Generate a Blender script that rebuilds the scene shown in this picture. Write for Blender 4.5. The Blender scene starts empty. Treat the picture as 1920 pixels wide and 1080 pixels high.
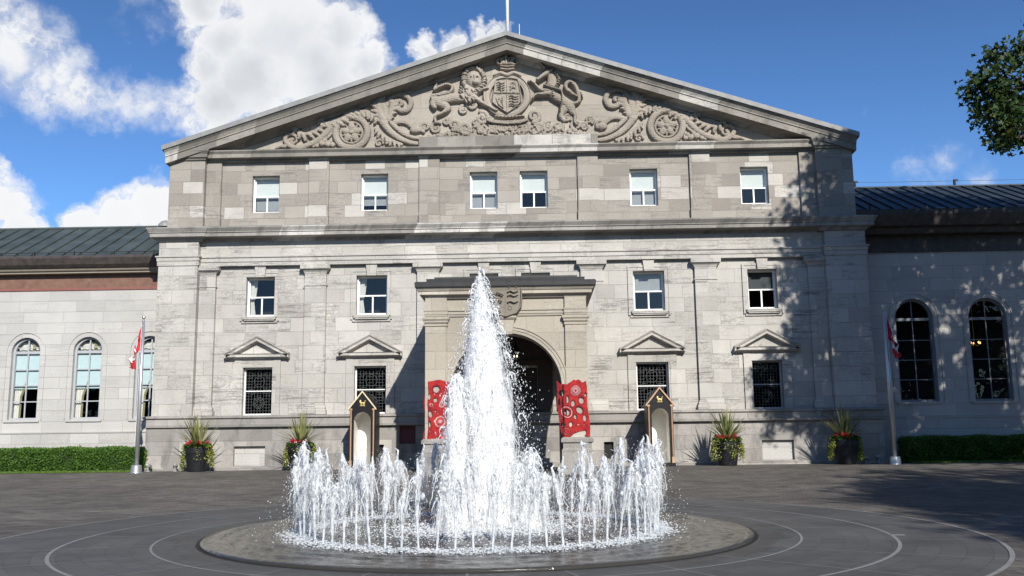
import bpy, math, random
import numpy as np
from mathutils import Vector, Matrix
R = math.radians
rng = np.random.default_rng(7)
random.seed(7)
sc = bpy.context.scene
COL = sc.collection

# ------------------------------------------------------------------ camera
cam_d = bpy.data.cameras.new("camera")
cam = bpy.data.objects.new("camera", cam_d)
COL.objects.link(cam)
cR = Vector((0.99958966, 0.02605983, -0.01189069))
cU = Vector((0.01591491, -0.16011732, 0.98696969))
cF = Vector((-0.02381636, 0.98675394, 0.16046635))
m3 = Matrix((cR, cU, -cF)).transposed()
cam.matrix_world = Matrix.Translation((0.9187, -34.8, 0.8027)) @ m3.to_4x4()
cam_d.sensor_width = 36.0
cam_d.lens = 33.75
cam_d.clip_start = 0.1
cam_d.clip_end = 6000
sc.camera = cam

# ------------------------------------------------------------------ node helper
class G:
    def __init__(s, nt):
        s.nt = nt; nt.nodes.clear()
    def n(s, t, ins=None, **kw):
        nd = s.nt.nodes.new('ShaderNode' + t)
        for k, v in kw.items(): setattr(nd, k, v)
        for k, v in (ins or {}).items(): s.set(nd.inputs[k], v)
        return nd
    def set(s, sock, v):
        if isinstance(v, bpy.types.NodeSocket): s.nt.links.new(v, sock)
        elif isinstance(v, bpy.types.Node): s.nt.links.new(v.outputs[0], sock)
        else:
            if isinstance(v, (tuple, list)) and len(v) == 3 and sock.type == 'RGBA': v = tuple(v) + (1,)
            sock.default_value = v
    def m(s, op, a, b=None, c=None, clamp=False):
        nd = s.nt.nodes.new('ShaderNodeMath'); nd.operation = op; nd.use_clamp = clamp
        for i, v in enumerate((a, b, c)):
            if v is not None: s.set(nd.inputs[i], v)
        return nd.outputs[0]
    def mr(s, v, a, b, c=0.0, d=1.0, smooth=False):
        nd = s.nt.nodes.new('ShaderNodeMapRange'); nd.clamp = True
        if smooth: nd.interpolation_type = 'SMOOTHSTEP'
        for i, x in enumerate((v, a, b, c, d)): s.set(nd.inputs[i], x)
        return nd.outputs[0]
    def mix(s, f, a, b, blend='MIX'):
        nd = s.nt.nodes.new('ShaderNodeMix'); nd.data_type = 'RGBA'; nd.blend_type = blend
        s.set(nd.inputs[0], f); s.set(nd.inputs[6], a); s.set(nd.inputs[7], b)
        return nd.outputs[2]
    def ramp(s, f, stops, interp='LINEAR'):
        nd = s.nt.nodes.new('ShaderNodeValToRGB'); nd.color_ramp.interpolation = interp
        e = nd.color_ramp.elements
        while len(e) < len(stops): e.new(0.5)
        for el, (p, c) in zip(e, stops):
            el.position = p; el.color = (tuple(c) + (1,)) if not isinstance(c, (int, float)) else (c, c, c, 1)
        s.set(nd.inputs[0], f); return nd.outputs[0]
    def noise(s, vec, scale, detail=4, rough=0.5, dist=0.0, color=False):
        nd = s.n('TexNoise', {'Scale': scale, 'Detail': detail, 'Roughness': rough, 'Distortion': dist})
        if vec is not None: s.set(nd.inputs['Vector'], vec)
        return nd.outputs['Color'] if color else nd.outputs['Fac']
    def vm(s, op, a, b=None):
        nd = s.nt.nodes.new('ShaderNodeVectorMath'); nd.operation = op
        s.set(nd.inputs[0], a)
        if b is not None: s.set(nd.inputs[1], b)
        return nd

# ------------------------------------------------------------------ sun and sky
SUN = Vector((0.32, -1.0, 0.61)).normalized()
sl = bpy.data.lights.new("sun", 'SUN'); sl.energy = 5.0; sl.angle = R(0.53); sl.color = (1.0, 0.955, 0.88)
so = bpy.data.objects.new("sun", sl); COL.objects.link(so)
so.rotation_euler = (-SUN).to_track_quat('-Z', 'Y').to_euler()
so.location = SUN * 60

world = bpy.data.worlds.new("World"); sc.world = world; world.use_nodes = True
g = G(world.node_tree)
sky = g.n('TexSky'); sky.sky_type = 'NISHITA'; sky.sun_disc = False
sky.sun_elevation = math.asin(SUN.z); sky.sun_rotation = math.atan2(SUN.x, SUN.y)
sky.altitude = 100; sky.air_density = 1.0; sky.dust_density = 0.7; sky.ozone_density = 2.2
tc = g.n('TexCoord')
DIR = tc.outputs['Generated']
CLOUDS = [  # direction of each cloud mass, angular radius, weight
(-0.2383,0.8841,0.4019,0.0722,1),(-0.2106,0.9044,0.3710,0.0667,1),(-0.2714,0.8938,0.3570,0.0556,1),(-0.3019,0.8925,0.3352,0.0450,1),
(-0.1882,0.8966,0.4008,0.0400,1),(-0.2434,0.8589,0.4507,0.0778,1),(-0.1641,0.9130,0.3734,0.0270,1),(-0.3218,0.8906,0.3213,0.0280,.6),(-0.2971,0.8704,0.3926,0.0389,1),(-0.3127,0.8768,0.3653,0.0278,1),(-0.3150,0.8499,0.4225,0.0333,1),
(-0.1105,0.9133,0.3921,0.0190,1),(-0.0783,0.9143,0.3975,0.0190,1),(-0.0458,0.9128,0.4057,0.0170,1),(-0.0270,0.9124,0.4085,0.0150,1),
(-0.4689,0.8075,0.3578,0.0640,.56),(-0.4425,0.8296,0.3407,0.0500,.52),(-0.4177,0.8470,0.3288,0.0380,.42),(-0.3906,0.8602,0.3278,0.0340,.34),
(-0.3624,0.8729,0.3266,0.0360,.32),(-0.4710,0.7888,0.3948,0.0389,.4),(-0.3398,0.8819,0.3267,0.0300,.40),
(-0.4812,0.8479,0.2224,0.0300,.9),(-0.4913,0.8366,0.2423,0.0250,.8),(-0.4764,0.8553,0.2039,0.0250,1),
(-0.4001,0.8901,0.2184,0.0333,1.1),(-0.3685,0.8998,0.2334,0.0361,1.1),(-0.4303,0.8783,0.2084,0.0250,1.1),(-0.3457,0.9090,0.2326,0.0389,1.1),
(0.3855,0.8861,0.2574,0.0330,.17),(0.3598,0.8986,0.2511,0.0260,.15),(0.4089,0.8799,0.2422,0.0300,.15),
(-0.3581,0.8395,0.4087,0.0444,.13),(0.3199,0.8955,0.3095,0.0200,.08),
]
w1 = g.noise(DIR, 14.0, 6, 0.62, color=True)
w1 = g.vm('SUBTRACT', w1, (0.5, 0.5, 0.5)).outputs[0]
sca = g.n('VectorMath', operation='SCALE'); g.set(sca.inputs[0], w1); sca.inputs['Scale'].default_value = 0.055
w2 = g.noise(DIR, 60.0, 5, 0.6, color=True)
w2 = g.vm('SUBTRACT', w2, (0.5, 0.5, 0.5)).outputs[0]
scb = g.n('VectorMath', operation='SCALE'); g.set(scb.inputs[0], w2); scb.inputs['Scale'].default_value = 0.016
dw = g.vm('ADD', DIR, sca.outputs[0]).outputs[0]
dw = g.vm('ADD', dw, scb.outputs[0]).outputs[0]
acc = None
for x, y, z, r, w in CLOUDS:
    d = g.vm('DISTANCE', dw, (x, y, z)).outputs['Value']
    v = g.m('MULTIPLY_ADD', d, -w / (r * 1.12), w)
    acc = v if acc is None else g.m('MAXIMUM', acc, v)
acc = g.m('MAXIMUM', acc, 0.0)
fn = g.noise(DIR, 34.0, 7, 0.62)
den = g.m('ADD', acc, g.m('MULTIPLY', g.m('SUBTRACT', fn, 0.5), 0.42))
den = g.m('MULTIPLY', den, g.mr(acc, 0.0, 0.05))
alpha = g.mr(den, 0.03, 0.36, 0, 1, True)
thick = g.mr(g.m('ADD', acc, g.m('MULTIPLY', g.m('SUBTRACT', g.noise(dw, 7.0, 4, .55), .5), .9)), 0.15, 1.0, 0, 1, True)
wisp = g.mr(g.noise(dw, 24.0, 6, .65, .6), .36, .60, .35, 1.0, True)
alpha = g.m('MULTIPLY', alpha, g.m('MAXIMUM', wisp, g.mr(acc, .30, .50, 0, 1, True)))
gn = g.noise(dw, 5.5, 4, 0.5)
grey = g.m('MULTIPLY', thick, g.mr(gn, 0.28, 0.66, 0.30, 1.0, True))
sepd = g.n('SeparateXYZ'); g.set(sepd.inputs[0], DIR)
hi = g.mr(sepd.outputs[2], 0.26, 0.33, 0.15, 1.0)      # low clouds are the bright sunlit ones
grey = g.m('MULTIPLY', grey, hi)
billow = g.mr(g.noise(dw, 30.0, 6, 0.65), 0.35, 0.75, 0.0, 0.30)
grey = g.m('MAXIMUM', grey, g.m('MULTIPLY', billow, hi))
ccol = g.mix(grey, (1.04, 1.05, 1.07), (0.64, 0.675, 0.725))
skc = g.n('VectorMath', operation='SCALE'); g.set(skc.inputs[0], sky.outputs[0]); skc.inputs['Scale'].default_value = 1.0
skm = g.mix(1.0, skc.outputs[0], (0.49, 0.735, 1.05), 'MULTIPLY')
skg = g.n('VectorMath', operation='SCALE'); g.set(skg.inputs[0], skm); g.set(skg.inputs['Scale'], g.mr(sepd.outputs[2], .42, .18, 1.0, 1.38))
SKY_STRENGTH = 0.084
csc = g.n('VectorMath', operation='SCALE'); g.set(csc.inputs[0], ccol); csc.inputs['Scale'].default_value = 0.69 / SKY_STRENGTH
fin = g.mix(alpha, skg.outputs[0], csc.outputs[0])
bg = g.n('Background', {'Color': fin, 'Strength': SKY_STRENGTH})
ow = g.n('OutputWorld'); g.nt.links.new(bg.outputs[0], ow.inputs[0])

vs = sc.view_settings
sc.display_settings.display_device = 'sRGB'
vs.view_transform = 'Standard'; vs.look = 'None'; vs.gamma = 1.0; vs.use_curve_mapping = False
vs.exposure = 0.40
sc.cycles.max_bounces = 8; sc.cycles.transparent_max_bounces = 16
sc.cycles.diffuse_bounces = 4; sc.cycles.glossy_bounces = 3

# ------------------------------------------------------------------ materials
MATS = {}
def newmat(name):
    m = bpy.data.materials.new(name); m.use_nodes = True
    return m, G(m.node_tree)
def finish(g, bsdf):
    o = g.n('OutputMaterial'); g.nt.links.new(bsdf.outputs[0], o.inputs[0])
def flat(name, col, rough=0.6, metal=0.0, var=0.12, scale=6.0, bump=0.0, spec=0.5):
    m, g = newmat(name)
    pos = g.n('NewGeometry').outputs['Position']
    nz = g.noise(pos, scale, 5, 0.6)
    c = g.mix(g.mr(nz, 0.3, 0.7), tuple(x * (1 - var) for x in col), tuple(min(1, x * (1 + var)) for x in col))
    b = g.n('BsdfPrincipled', {'Base Color': c, 'Roughness': rough, 'Metallic': metal, 'Specular IOR Level': spec})
    if bump:
        bp = g.n('Bump', {'Strength': bump, 'Distance': 0.02, 'Height': g.noise(pos, scale * 5, 5, 0.6)})
        g.set(b.inputs['Normal'], bp)
    finish(g, b); return m

def stone(name, stops, bw, rh, vein=0.35, blot=0.14, mortar=0.3, moff=0.0, veincol=(0.16, 0.15, 0.14), seed=0.0, rot=False, stain=0.0):
    """coursed stone: every block its own tone, veins along the bedding, weathering"""
    m, g = newmat(name)
    geo = g.n('NewGeometry')
    sp = g.n('SeparateXYZ'); g.set(sp.inputs[0], geo.outputs['Position'])
    u = g.m('ADD', g.m('ADD', sp.outputs[0], g.m('MULTIPLY', sp.outputs[1], 0.93)), 50.0 + seed)
    v = g.m('ADD', sp.outputs[2], 20.0 + moff)
    cm = g.n('CombineXYZ'); g.set(cm.inputs[0], u); g.set(cm.inputs[1], v)
    br = g.n('TexBrick', {'Vector': cm, 'Color1': (0, 0, 0), 'Color2': (1, 1, 1), 'Mortar': (0.5, 0.5, 0.5), 'Scale': 1.0,
             'Mortar Size': 0.011, 'Mortar Smooth': 0.3, 'Bias': 0.0, 'Brick Width': bw, 'Row Height': rh})
    br.offset = 0.37; br.offset_frequency = 3; br.squash = 0.72; br.squash_frequency = 2
    rnd = br.outputs['Color']; fac = br.outputs['Fac']
    col = g.ramp(rnd, stops, 'CONSTANT')
    # smooth tone variation inside the classes
    col = g.mix(0.35, col, g.ramp(g.m('FRACT', g.m('MULTIPLY', rnd, 7.3)), [(0, tuple(c * 0.8 for c in stops[1][1])), (1, tuple(min(1, c * 1.18) for c in stops[1][1]))]))
    seedv = g.m('MULTIPLY', rnd, 37.0)
    cv = g.n('CombineXYZ'); g.set(cv.inputs[0], g.m('MULTIPLY', u, 0.9)); g.set(cv.inputs[1], g.m('MULTIPLY', v, 13.0)); g.set(cv.inputs[2], seedv)
    vn = g.noise(cv, 1.0, 6, 0.62, 0.6)
    cb = g.n('CombineXYZ'); g.set(cb.inputs[0], u); g.set(cb.inputs[1], v); g.set(cb.inputs[2], seedv)
    msk = g.m('MULTIPLY', g.mr(g.noise(cb, 0.9, 3, 0.5), 0.36, 0.58), g.mr(g.m('FRACT', g.m('MULTIPLY', rnd, 23.7)), .30, .62, .12, 1.0))
    vf = g.m('MULTIPLY', g.m('MULTIPLY', g.mr(vn, 0.52, 0.62), msk), vein)
    col = g.mix(vf, col, veincol)
    curl = g.noise(cb, 2.2, 5, 0.7, 2.5)
    cf = g.m('MULTIPLY', g.m('MULTIPLY', g.mr(g.m('ABSOLUTE', g.m('SUBTRACT', curl, 0.5)), 0.035, 0.0), msk), vein * 0.9)
    col = g.mix(cf, col, veincol)
    bl = g.noise(geo.outputs['Position'], 0.55, 5, 0.6)
    col = g.mix(1.0, col, g.ramp(bl, [(0.3, 1 - blot), (0.7, 1 + blot * 0.5)]), 'MULTIPLY')
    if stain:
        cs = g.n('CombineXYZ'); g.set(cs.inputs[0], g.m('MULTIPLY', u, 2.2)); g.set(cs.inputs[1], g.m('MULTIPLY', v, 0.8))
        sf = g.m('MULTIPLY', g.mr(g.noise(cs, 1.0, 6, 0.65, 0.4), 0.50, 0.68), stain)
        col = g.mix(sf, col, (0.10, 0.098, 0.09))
    gr = g.noise(geo.outputs['Position'], 22.0, 4, 0.6)
    col = g.mix(1.0, col, g.ramp(gr, [(0.3, 0.91), (0.7, 1.06)]), 'MULTIPLY')
    col = g.mix(g.m('MULTIPLY', fac, mortar), col, (0.15, 0.14, 0.13))
    h = g.m('SUBTRACT', g.m('MULTIPLY', gr, 0.5), g.m('MULTIPLY', fac, 0.8))
    bp = g.n('Bump', {'Strength': 0.7, 'Distance': 0.018, 'Height': h})
    b = g.n('BsdfPrincipled', {'Base Color': col, 'Roughness': 0.85, 'Specular IOR Level': 0.25, 'Normal': bp})
    finish(g, b); return m

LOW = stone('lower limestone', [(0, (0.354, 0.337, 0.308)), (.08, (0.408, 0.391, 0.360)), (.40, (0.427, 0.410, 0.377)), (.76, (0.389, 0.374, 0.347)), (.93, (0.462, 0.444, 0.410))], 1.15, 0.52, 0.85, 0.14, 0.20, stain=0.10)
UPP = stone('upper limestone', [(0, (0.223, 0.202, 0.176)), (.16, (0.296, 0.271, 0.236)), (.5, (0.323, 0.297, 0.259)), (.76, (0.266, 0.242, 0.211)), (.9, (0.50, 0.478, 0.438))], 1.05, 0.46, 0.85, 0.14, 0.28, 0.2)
PLI = stone('plinth limestone', [(0, (0.208, 0.196, 0.181)), (.18, (0.285, 0.269, 0.250)), (.5, (0.362, 0.343, 0.316)), (.7, (0.254, 0.243, 0.223)), (.86, (0.408, 0.389, 0.354))], 1.3, 0.48, 0.4, 0.15, 0.3, 0.1, stain=0.6)
POR = stone('porch limestone', [(0, (0.293, 0.262, 0.216)), (.15, (0.358, 0.323, 0.266)), (.5, (0.385, 0.348, 0.289)), (.75, (0.323, 0.293, 0.243)), (.9, (0.454, 0.427, 0.370))], 1.2, 0.55, 0.45, 0.10, 0.2)
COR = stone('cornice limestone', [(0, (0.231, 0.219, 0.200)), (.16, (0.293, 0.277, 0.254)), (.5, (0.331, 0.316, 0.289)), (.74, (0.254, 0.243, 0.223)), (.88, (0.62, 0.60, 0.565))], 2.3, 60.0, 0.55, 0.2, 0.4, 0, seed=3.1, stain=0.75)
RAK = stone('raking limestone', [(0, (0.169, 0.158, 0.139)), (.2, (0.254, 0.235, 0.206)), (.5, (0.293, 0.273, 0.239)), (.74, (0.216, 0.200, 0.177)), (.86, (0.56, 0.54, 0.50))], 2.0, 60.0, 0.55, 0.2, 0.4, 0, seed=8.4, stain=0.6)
TYM = stone('tympanum limestone', [(0, (0.277, 0.246, 0.208)), (.15, (0.316, 0.283, 0.239)), (.6, (0.331, 0.300, 0.254)), (.85, (0.354, 0.323, 0.277))], 1.6, 0.62, 0.4, 0.08, 0.15)
CAR = stone('carved limestone', [(0, (0.277, 0.243, 0.202)), (.5, (0.296, 0.262, 0.219)), (.8, (0.308, 0.271, 0.231))], 1.6, 3.0, 0.15, 0.2, 0.0)
WIN = stone('wing limestone', [(0, (.385, .375, .355)), (.2, (.415, .404, .384)), (.6, (.428, .417, .397)), (.9, (.398, .388, .370))], 1.55, 0.42, 0.22, 0.10, 0.16)
WIR = stone('east wing limestone', [(0, (0.362, 0.354, 0.339)), (.2, (0.400, 0.389, 0.370)), (.6, (0.416, 0.404, 0.385)), (.9, (0.385, 0.373, 0.358))], 1.55, 0.46, 0.12, 0.12, 0.2)
LEAD = flat('lead flashing', (.20, .20, .195), 0.55, 0.0, 0.2, 3)
DKLEAD = flat('dark lead roof', (.022, .022, .023), 0.6, 0, 0.3, 4)
WHITE = flat('white painted timber', (.70, .70, .68), 0.45, 0, 0.04)
GREYD = flat('dark grey painted timber', (.16, .175, .185), 0.5, 0, 0.08)
GREYP = flat('grey painted timber', (.33, .345, .355), 0.5, 0, 0.06)
CREAM = flat('cream paint', (.76, .735, .67), 0.5, 0, 0.05)
BLIND = flat('pale blind', (.58, .61, .585), 0.8, 0, 0.03)
BLINDB = flat('blue grey blind', (.42, .535, .55), 0.8, 0, 0.04)
REFLD = flat('dark pane reflection', (.055, .062, .068), 0.8, 0, 0.05)  # colour stands in for a dark bluish reflection in one pane
BLINDG_REFL = flat('grey blind', (.27, .285, .29), 0.8, 0, 0.05)  # real grey blinds, plus one pane's bright reflection painted in
CURT = flat('cream curtain', (.52, .51, .47), 0.9, 0, 0.1, 9)
TRIMC = flat('olive curtain trim', (.22, .205, .10), 0.9, 0, 0.3, 30)
DARK = flat('dark interior', (.012, .012, .012), 0.9, 0, 0.2)
BROWN = flat('brown painted frieze', (.15, .078, .052), 0.6, 0, 0.25, 5)
BROWNR = flat('dark oak and porch shade', (.045, .032, .024), 0.5, 0, 0.2, 8)  # also darkens door surround and ceiling to imitate shade inside the porch
MAROON = flat('maroon shutter', (.10, .018, .018), 0.6, 0, 0.15)
BLACKP = flat('black gloss paint', (.007, .007, .0075), 0.45, 0, 0.2, 6, 0, .25)
COPPER = flat('copper trim', (.40, .245, .15), 0.5, 0.35, 0.12)
GOLD = flat('gold leaf', (.62, .48, .20), 0.4, 0.5, 0.2, 30)
GOLDE = flat('pale gold edge', (.60, .52, .34), 0.45, 0.2, 0.1)
STEEL = flat('brushed steel', (.52, .53, .54), 0.35, 0.75, 0.06, 20)
POT = flat('black planter', (.012, .0125, .015), 0.5, 0, 0.2, 12, 0.2, 0.3)
IRON = flat('grey cast metal', (.30, .30, .29), 0.5, 0.3, 0.2)
REDC = flat('red crochet', (.36, .014, .012), 0.9, 0, 0.25, 45, 0.7)
REDD = flat('crimson crochet and fold shade', (.19, .006, .012), 0.9, 0, 0.25, 45, 0.7)
PINKC = flat('pale pink yarn', (.50, .29, .27), 0.9, 0, 0.2, 50, 0.6)
GREYC = flat('grey pink yarn', (.30, .15, .15), 0.9, 0, 0.25, 50, 0.6)
FLAGR = flat('red flag cloth', (.48, .012, .02), 0.75, 0, 0.1)
FLAGW = flat('white flag cloth', (.68, .665, .66), 0.75, 0, 0.05)
def emit(name, col, s):
    m, g = newmat(name); e = g.n('Emission', {'Color': col, 'Strength': s}); finish(g, e); return m
LAMP = emit('lit bulb', (1.0, .50, .14), 2.6)
LAMPW = emit('lit lantern bulb', (1.0, .80, .5), 2.5)

def glassmat(name, tint, gl=0.10):
    m, g = newmat(name)
    fr = g.n('Fresnel', {'IOR': 1.4})
    pos = g.n('NewGeometry').outputs['Position']
    bp = g.n('Bump', {'Strength': 0.05, 'Distance': 0.05, 'Height': g.noise(pos, 1.6, 2, 0.5)})
    tr = g.n('BsdfTransparent', {'Color': tint}); gs = g.n('BsdfGlossy', {'Color': (1, 1, 1), 'Roughness': 0.01, 'Normal': bp})
    f = g.m('MINIMUM', g.m('MULTIPLY_ADD', fr.outputs[0], 1.2, 0.0), gl)
    mx = g.n('MixShader'); g.set(mx.inputs[0], f); g.nt.links.new(tr.outputs[0], mx.inputs[1]); g.nt.links.new(gs.outputs[0], mx.inputs[2])
    finish(g, mx); return m
GLASS = glassmat('window glass', (.92, .93, .93), .022)
GLASSD = glassmat('leaded dark glass', (.22, .24, .25), .022)

def metal_roof(name, col, rough=0.4):
    m, g = newmat(name)
    pos = g.n('NewGeometry').outputs['Position']
    n1 = g.noise(pos, 1.3, 5, 0.6)
    c = g.mix(g.mr(n1, 0.3, 0.7), tuple(x * .7 for x in col), tuple(x * 1.25 for x in col))
    b = g.n('BsdfPrincipled', {'Base Color': c, 'Roughness': rough, 'Metallic': 0.25})
    finish(g, b); return m
ROOFL = metal_roof('green grey metal roof', (.066, .083, .082), 0.55)
ROOFR = metal_roof('blue grey metal roof', (.030, .042, .055), 0.5)
GUTL = flat('dark copper gutter', (.052, .042, .038), 0.5, 0.1, 0.4, 5)

def leafmat(name, dark, light, scale=1.5):
    m, g = newmat(name)
    geo = g.n('NewGeometry')
    r = geo.outputs['Random Per Island']
    n1 = g.noise(geo.outputs['Position'], scale, 3, 0.5)
    c = g.mix(g.m('MULTIPLY_ADD', r, 0.6, g.m('MULTIPLY', g.m('SUBTRACT', n1, 0.3), 0.8), clamp=True), dark, light)
    d = g.n('BsdfPrincipled', {'Base Color': c, 'Roughness': 0.55, 'Specular IOR Level': 0.3})
    t = g.n('BsdfTranslucent', {'Color': g.mix(0.5, c, (light[0] * 1.3, light[1] * 1.3, light[2]))})
    mx = g.n('MixShader', {0: 0.25}); g.nt.links.new(d.outputs[0], mx.inputs[1]); g.nt.links.new(t.outputs[0], mx.inputs[2])
    finish(g, mx); return m
LEAF = leafmat('maple leaves', (.012, .028, .008), (.045, .085, .018))
LEAFY = leafmat('yellow green maple leaves', (.05, .07, .012), (.16, .17, .03))  # yellower leaves mixed through the crown at random
HEDGE = leafmat('hedge leaves', (.036, .082, .015), (.125, .24, .038), 3)
SPIKE = leafmat('spiky leaves', (.09, .115, .035), (.34, .34, .15), 6)
VINE = leafmat('trailing vine leaves', (.09, .13, .02), (.36, .37, .075), 8)
VINED = leafmat('green bedding leaves', (.02, .05, .012), (.06, .12, .02), 8)
PETAL = leafmat('red petals', (.42, .01, .02), (.75, .03, .06), 8)
PETALP = leafmat('pink petals', (.70, .30, .36), (.85, .60, .62), 8)
BARK = flat('bark', (.075, .06, .048), 0.9, 0, 0.3, 9, 0.8)
GRASS = leafmat('lawn grass', (.05, .10, .015), (.16, .26, .04), 4)

# ------------------------------------------------------------------ mesh helpers
class MB:
    def __init__(s): s.v = []; s.f = []; s.mi = []
    def add(s, vs, fs, mi=0):
        o = len(s.v); s.v += [tuple(p) for p in vs]; s.f += [tuple(i + o for i in f) for f in fs]; s.mi += [mi] * len(fs)
    def box(s, x0, x1, y0, y1, z0, z1, mi=0):
        s.add([(x0,y0,z0),(x1,y0,z0),(x1,y1,z0),(x0,y1,z0),(x0,y0,z1),(x1,y0,z1),(x1,y1,z1),(x0,y1,z1)],
              [(0,3,2,1),(4,5,6,7),(0,1,5,4),(1,2,6,5),(2,3,7,6),(3,0,4,7)], mi)
    def prism(s, poly, y0, y1, mi=0):
        """polygon in x,z extruded along y"""
        n = len(poly)
        s.add([(x, y0, z) for x, z in poly] + [(x, y1, z) for x, z in poly],
              [tuple(range(n)), tuple(range(2*n-1, n-1, -1))] + [(i, i+n, (i+1) % n + n, (i+1) % n) for i in range(n)], mi)
    def sweepx(s, path, prof, mi=0):
        """closed profile of (y, dz) carried along a path of (x, z) stations"""
        n = len(prof); k = len(path); vs = []
        for x, z in path: vs += [(x, y, z + dz) for y, dz in prof]
        fs = []
        for j in range(k - 1):
            for i in range(n):
                a = j*n+i; b = j*n+(i+1) % n
                fs.append((a, b, b+n, a+n))
        fs += [tuple(range(n-1, -1, -1)), tuple(range((k-1)*n, k*n))]
        s.add(vs, fs, mi)
    def ringbox(s, x0, x1, yf, yb, prof, mi=0):
        """moulding round the front and both sides of a block: profile of (projection, z)"""
        n = len(prof); vs = []; fs = []
        for (cx, cy, sx, sy) in ((x0, yb, -1, 0), (x0, yf, -1, -1), (x1, yf, 1, -1), (x1, yb, 1, 0)):
            vs += [(cx + sx*p, cy + sy*p, z) for p, z in prof]
        for j in range(3):
            for i in range(n):
                a = j*n+i; b = j*n+(i+1) % n
                fs.append((a, a+n, b+n, b))
        fs += [tuple(range(n)), tuple(range(4*n-1, 3*n-1, -1))]
        s.add(vs, fs, mi)
    def tube(s, pts, rad, n=8, mi=0, cap=True):
        pts = [Vector(p) for p in pts]; k = len(pts)
        if not hasattr(rad, '__len__'): rad = [rad]*k
        vs = []; fs = []; prev = None
        for i, p in enumerate(pts):
            t = (pts[min(i+1, k-1)] - pts[max(i-1, 0)])
            t = t.normalized() if t.length > 1e-9 else Vector((0, 0, 1))
            if prev is None:
                a = t.orthogonal().normalized()
            else:
                a = prev - t * prev.dot(t); a = a.normalized() if a.length > 1e-6 else t.orthogonal().normalized()
            prev = a; b = t.cross(a)
            for j in range(n):
                th = 2*math.pi*j/n
                vs.append(p + (a*math.cos(th) + b*math.sin(th))*rad[i])
        for i in range(k-1):
            for j in range(n):
                fs.append((i*n+j, i*n+(j+1) % n, (i+1)*n+(j+1) % n, (i+1)*n+j))
        if cap: fs += [tuple(range(n-1, -1, -1)), tuple(range((k-1)*n, k*n))]
        s.add(vs, fs, mi)
    def lathe(s, prof, cx=0, cy=0, z0=0, n=24, mi=0):
        k = len(prof); vs = []; fs = []
        for r, z in prof:
            for j in range(n):
                th = 2*math.pi*j/n; vs.append((cx + r*math.cos(th), cy + r*math.sin(th), z0 + z))
        for i in range(k-1):
            for j in range(n):
                fs.append((i*n+j, i*n+(j+1) % n, (i+1)*n+(j+1) % n, (i+1)*n+j))
        if prof[0][0] > 1e-4: fs.append(tuple(range(n-1, -1, -1)))
        if prof[-1][0] > 1e-4: fs.append(tuple(range((k-1)*n, k*n)))
        s.add(vs, fs, mi)
    def wall(s, P, u0, u1, z0, z1, ops, depth, mi=0, back=False, mr=None):
        """wall sheet with real openings and reveals. P(u, z, d) -> point; ops = (ua, ub, zb, zt, arch)"""
        mr = mi if mr is None else mr
        brk = {u0, u1}
        for a, b, zb, zt, arch in ops:
            brk |= {a, b}
            if arch:
                r = (b-a)/2; c = (a+b)/2
                for k in range(1, 24): brk.add(c - r*math.cos(math.pi*k/24))
        brk = sorted(x for x in brk if u0-1e-9 <= x <= u1+1e-9)
        def top(o, u):
            a, b, zb, zt, arch = o
            if not arch: return zt
            r = (b-a)/2; c = (a+b)/2
            return zt - r + math.sqrt(max(0, r*r - (u-c)**2))
        q = lambda pts, d, fl, m: s.add([P(u, z, d) for u, z in pts], [(3,2,1,0) if fl else (0,1,2,3)], m)
        for ua, ub in zip(brk[:-1], brk[1:]):
            if ub - ua < 1e-7: continue
            mid = (ua+ub)/2
            cov = sorted([o for o in ops if o[0] < mid < o[1]], key=lambda o: o[2])
            la = lb = z0
            for o in cov + [None]:
                za = zb_ = (o[2] if o else z1)
                if za - la > 1e-6 or zb_ - lb > 1e-6:
                    q([(ua, la), (ub, lb), (ub, zb_), (ua, za)], 0, False, mi)
                    if back: q([(ua, la), (ub, lb), (ub, zb_), (ua, za)], depth, True, mi)
                if o:
                    la, lb = top(o, ua), top(o, ub)
                    s.add([P(ua, la, 0), P(ub, lb, 0), P(ub, lb, depth), P(ua, la, depth)], [(0,1,2,3)], mr)
                    s.add([P(ua, o[2], 0), P(ub, o[2], 0), P(ub, o[2], depth), P(ua, o[2], depth)], [(3,2,1,0)], mr)
        for o in ops:
            a, b, zb, zt, arch = o
            ta, tb = top(o, a), top(o, b)
            s.add([P(a, zb, 0), P(a, ta, 0), P(a, ta, depth), P(a, zb, depth)], [(0,1,2,3)], mr)
            s.add([P(b, zb, 0), P(b, tb, 0), P(b, tb, depth), P(b, zb, depth)], [(3,2,1,0)], mr)
    def build(s, name, mats, parent=None, smooth=False, loc=None):
        me = bpy.data.meshes.new(name)
        me.from_pydata(s.v, [], s.f)
        if not isinstance(mats, (list, tuple)): mats = [mats]
        for m in mats: me.materials.append(m)
        if len(mats) > 1: me.polygons.foreach_set('material_index', s.mi)
        if smooth: me.polygons.foreach_set('use_smooth', [True]*len(me.polygons))
        me.update()
        return link(name, me, parent, loc)
def link(name, me, parent=None, loc=None):
    o = bpy.data.objects.new(name, me); COL.objects.link(o)
    if parent: o.parent = parent
    if loc: o.location = loc
    return o
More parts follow.
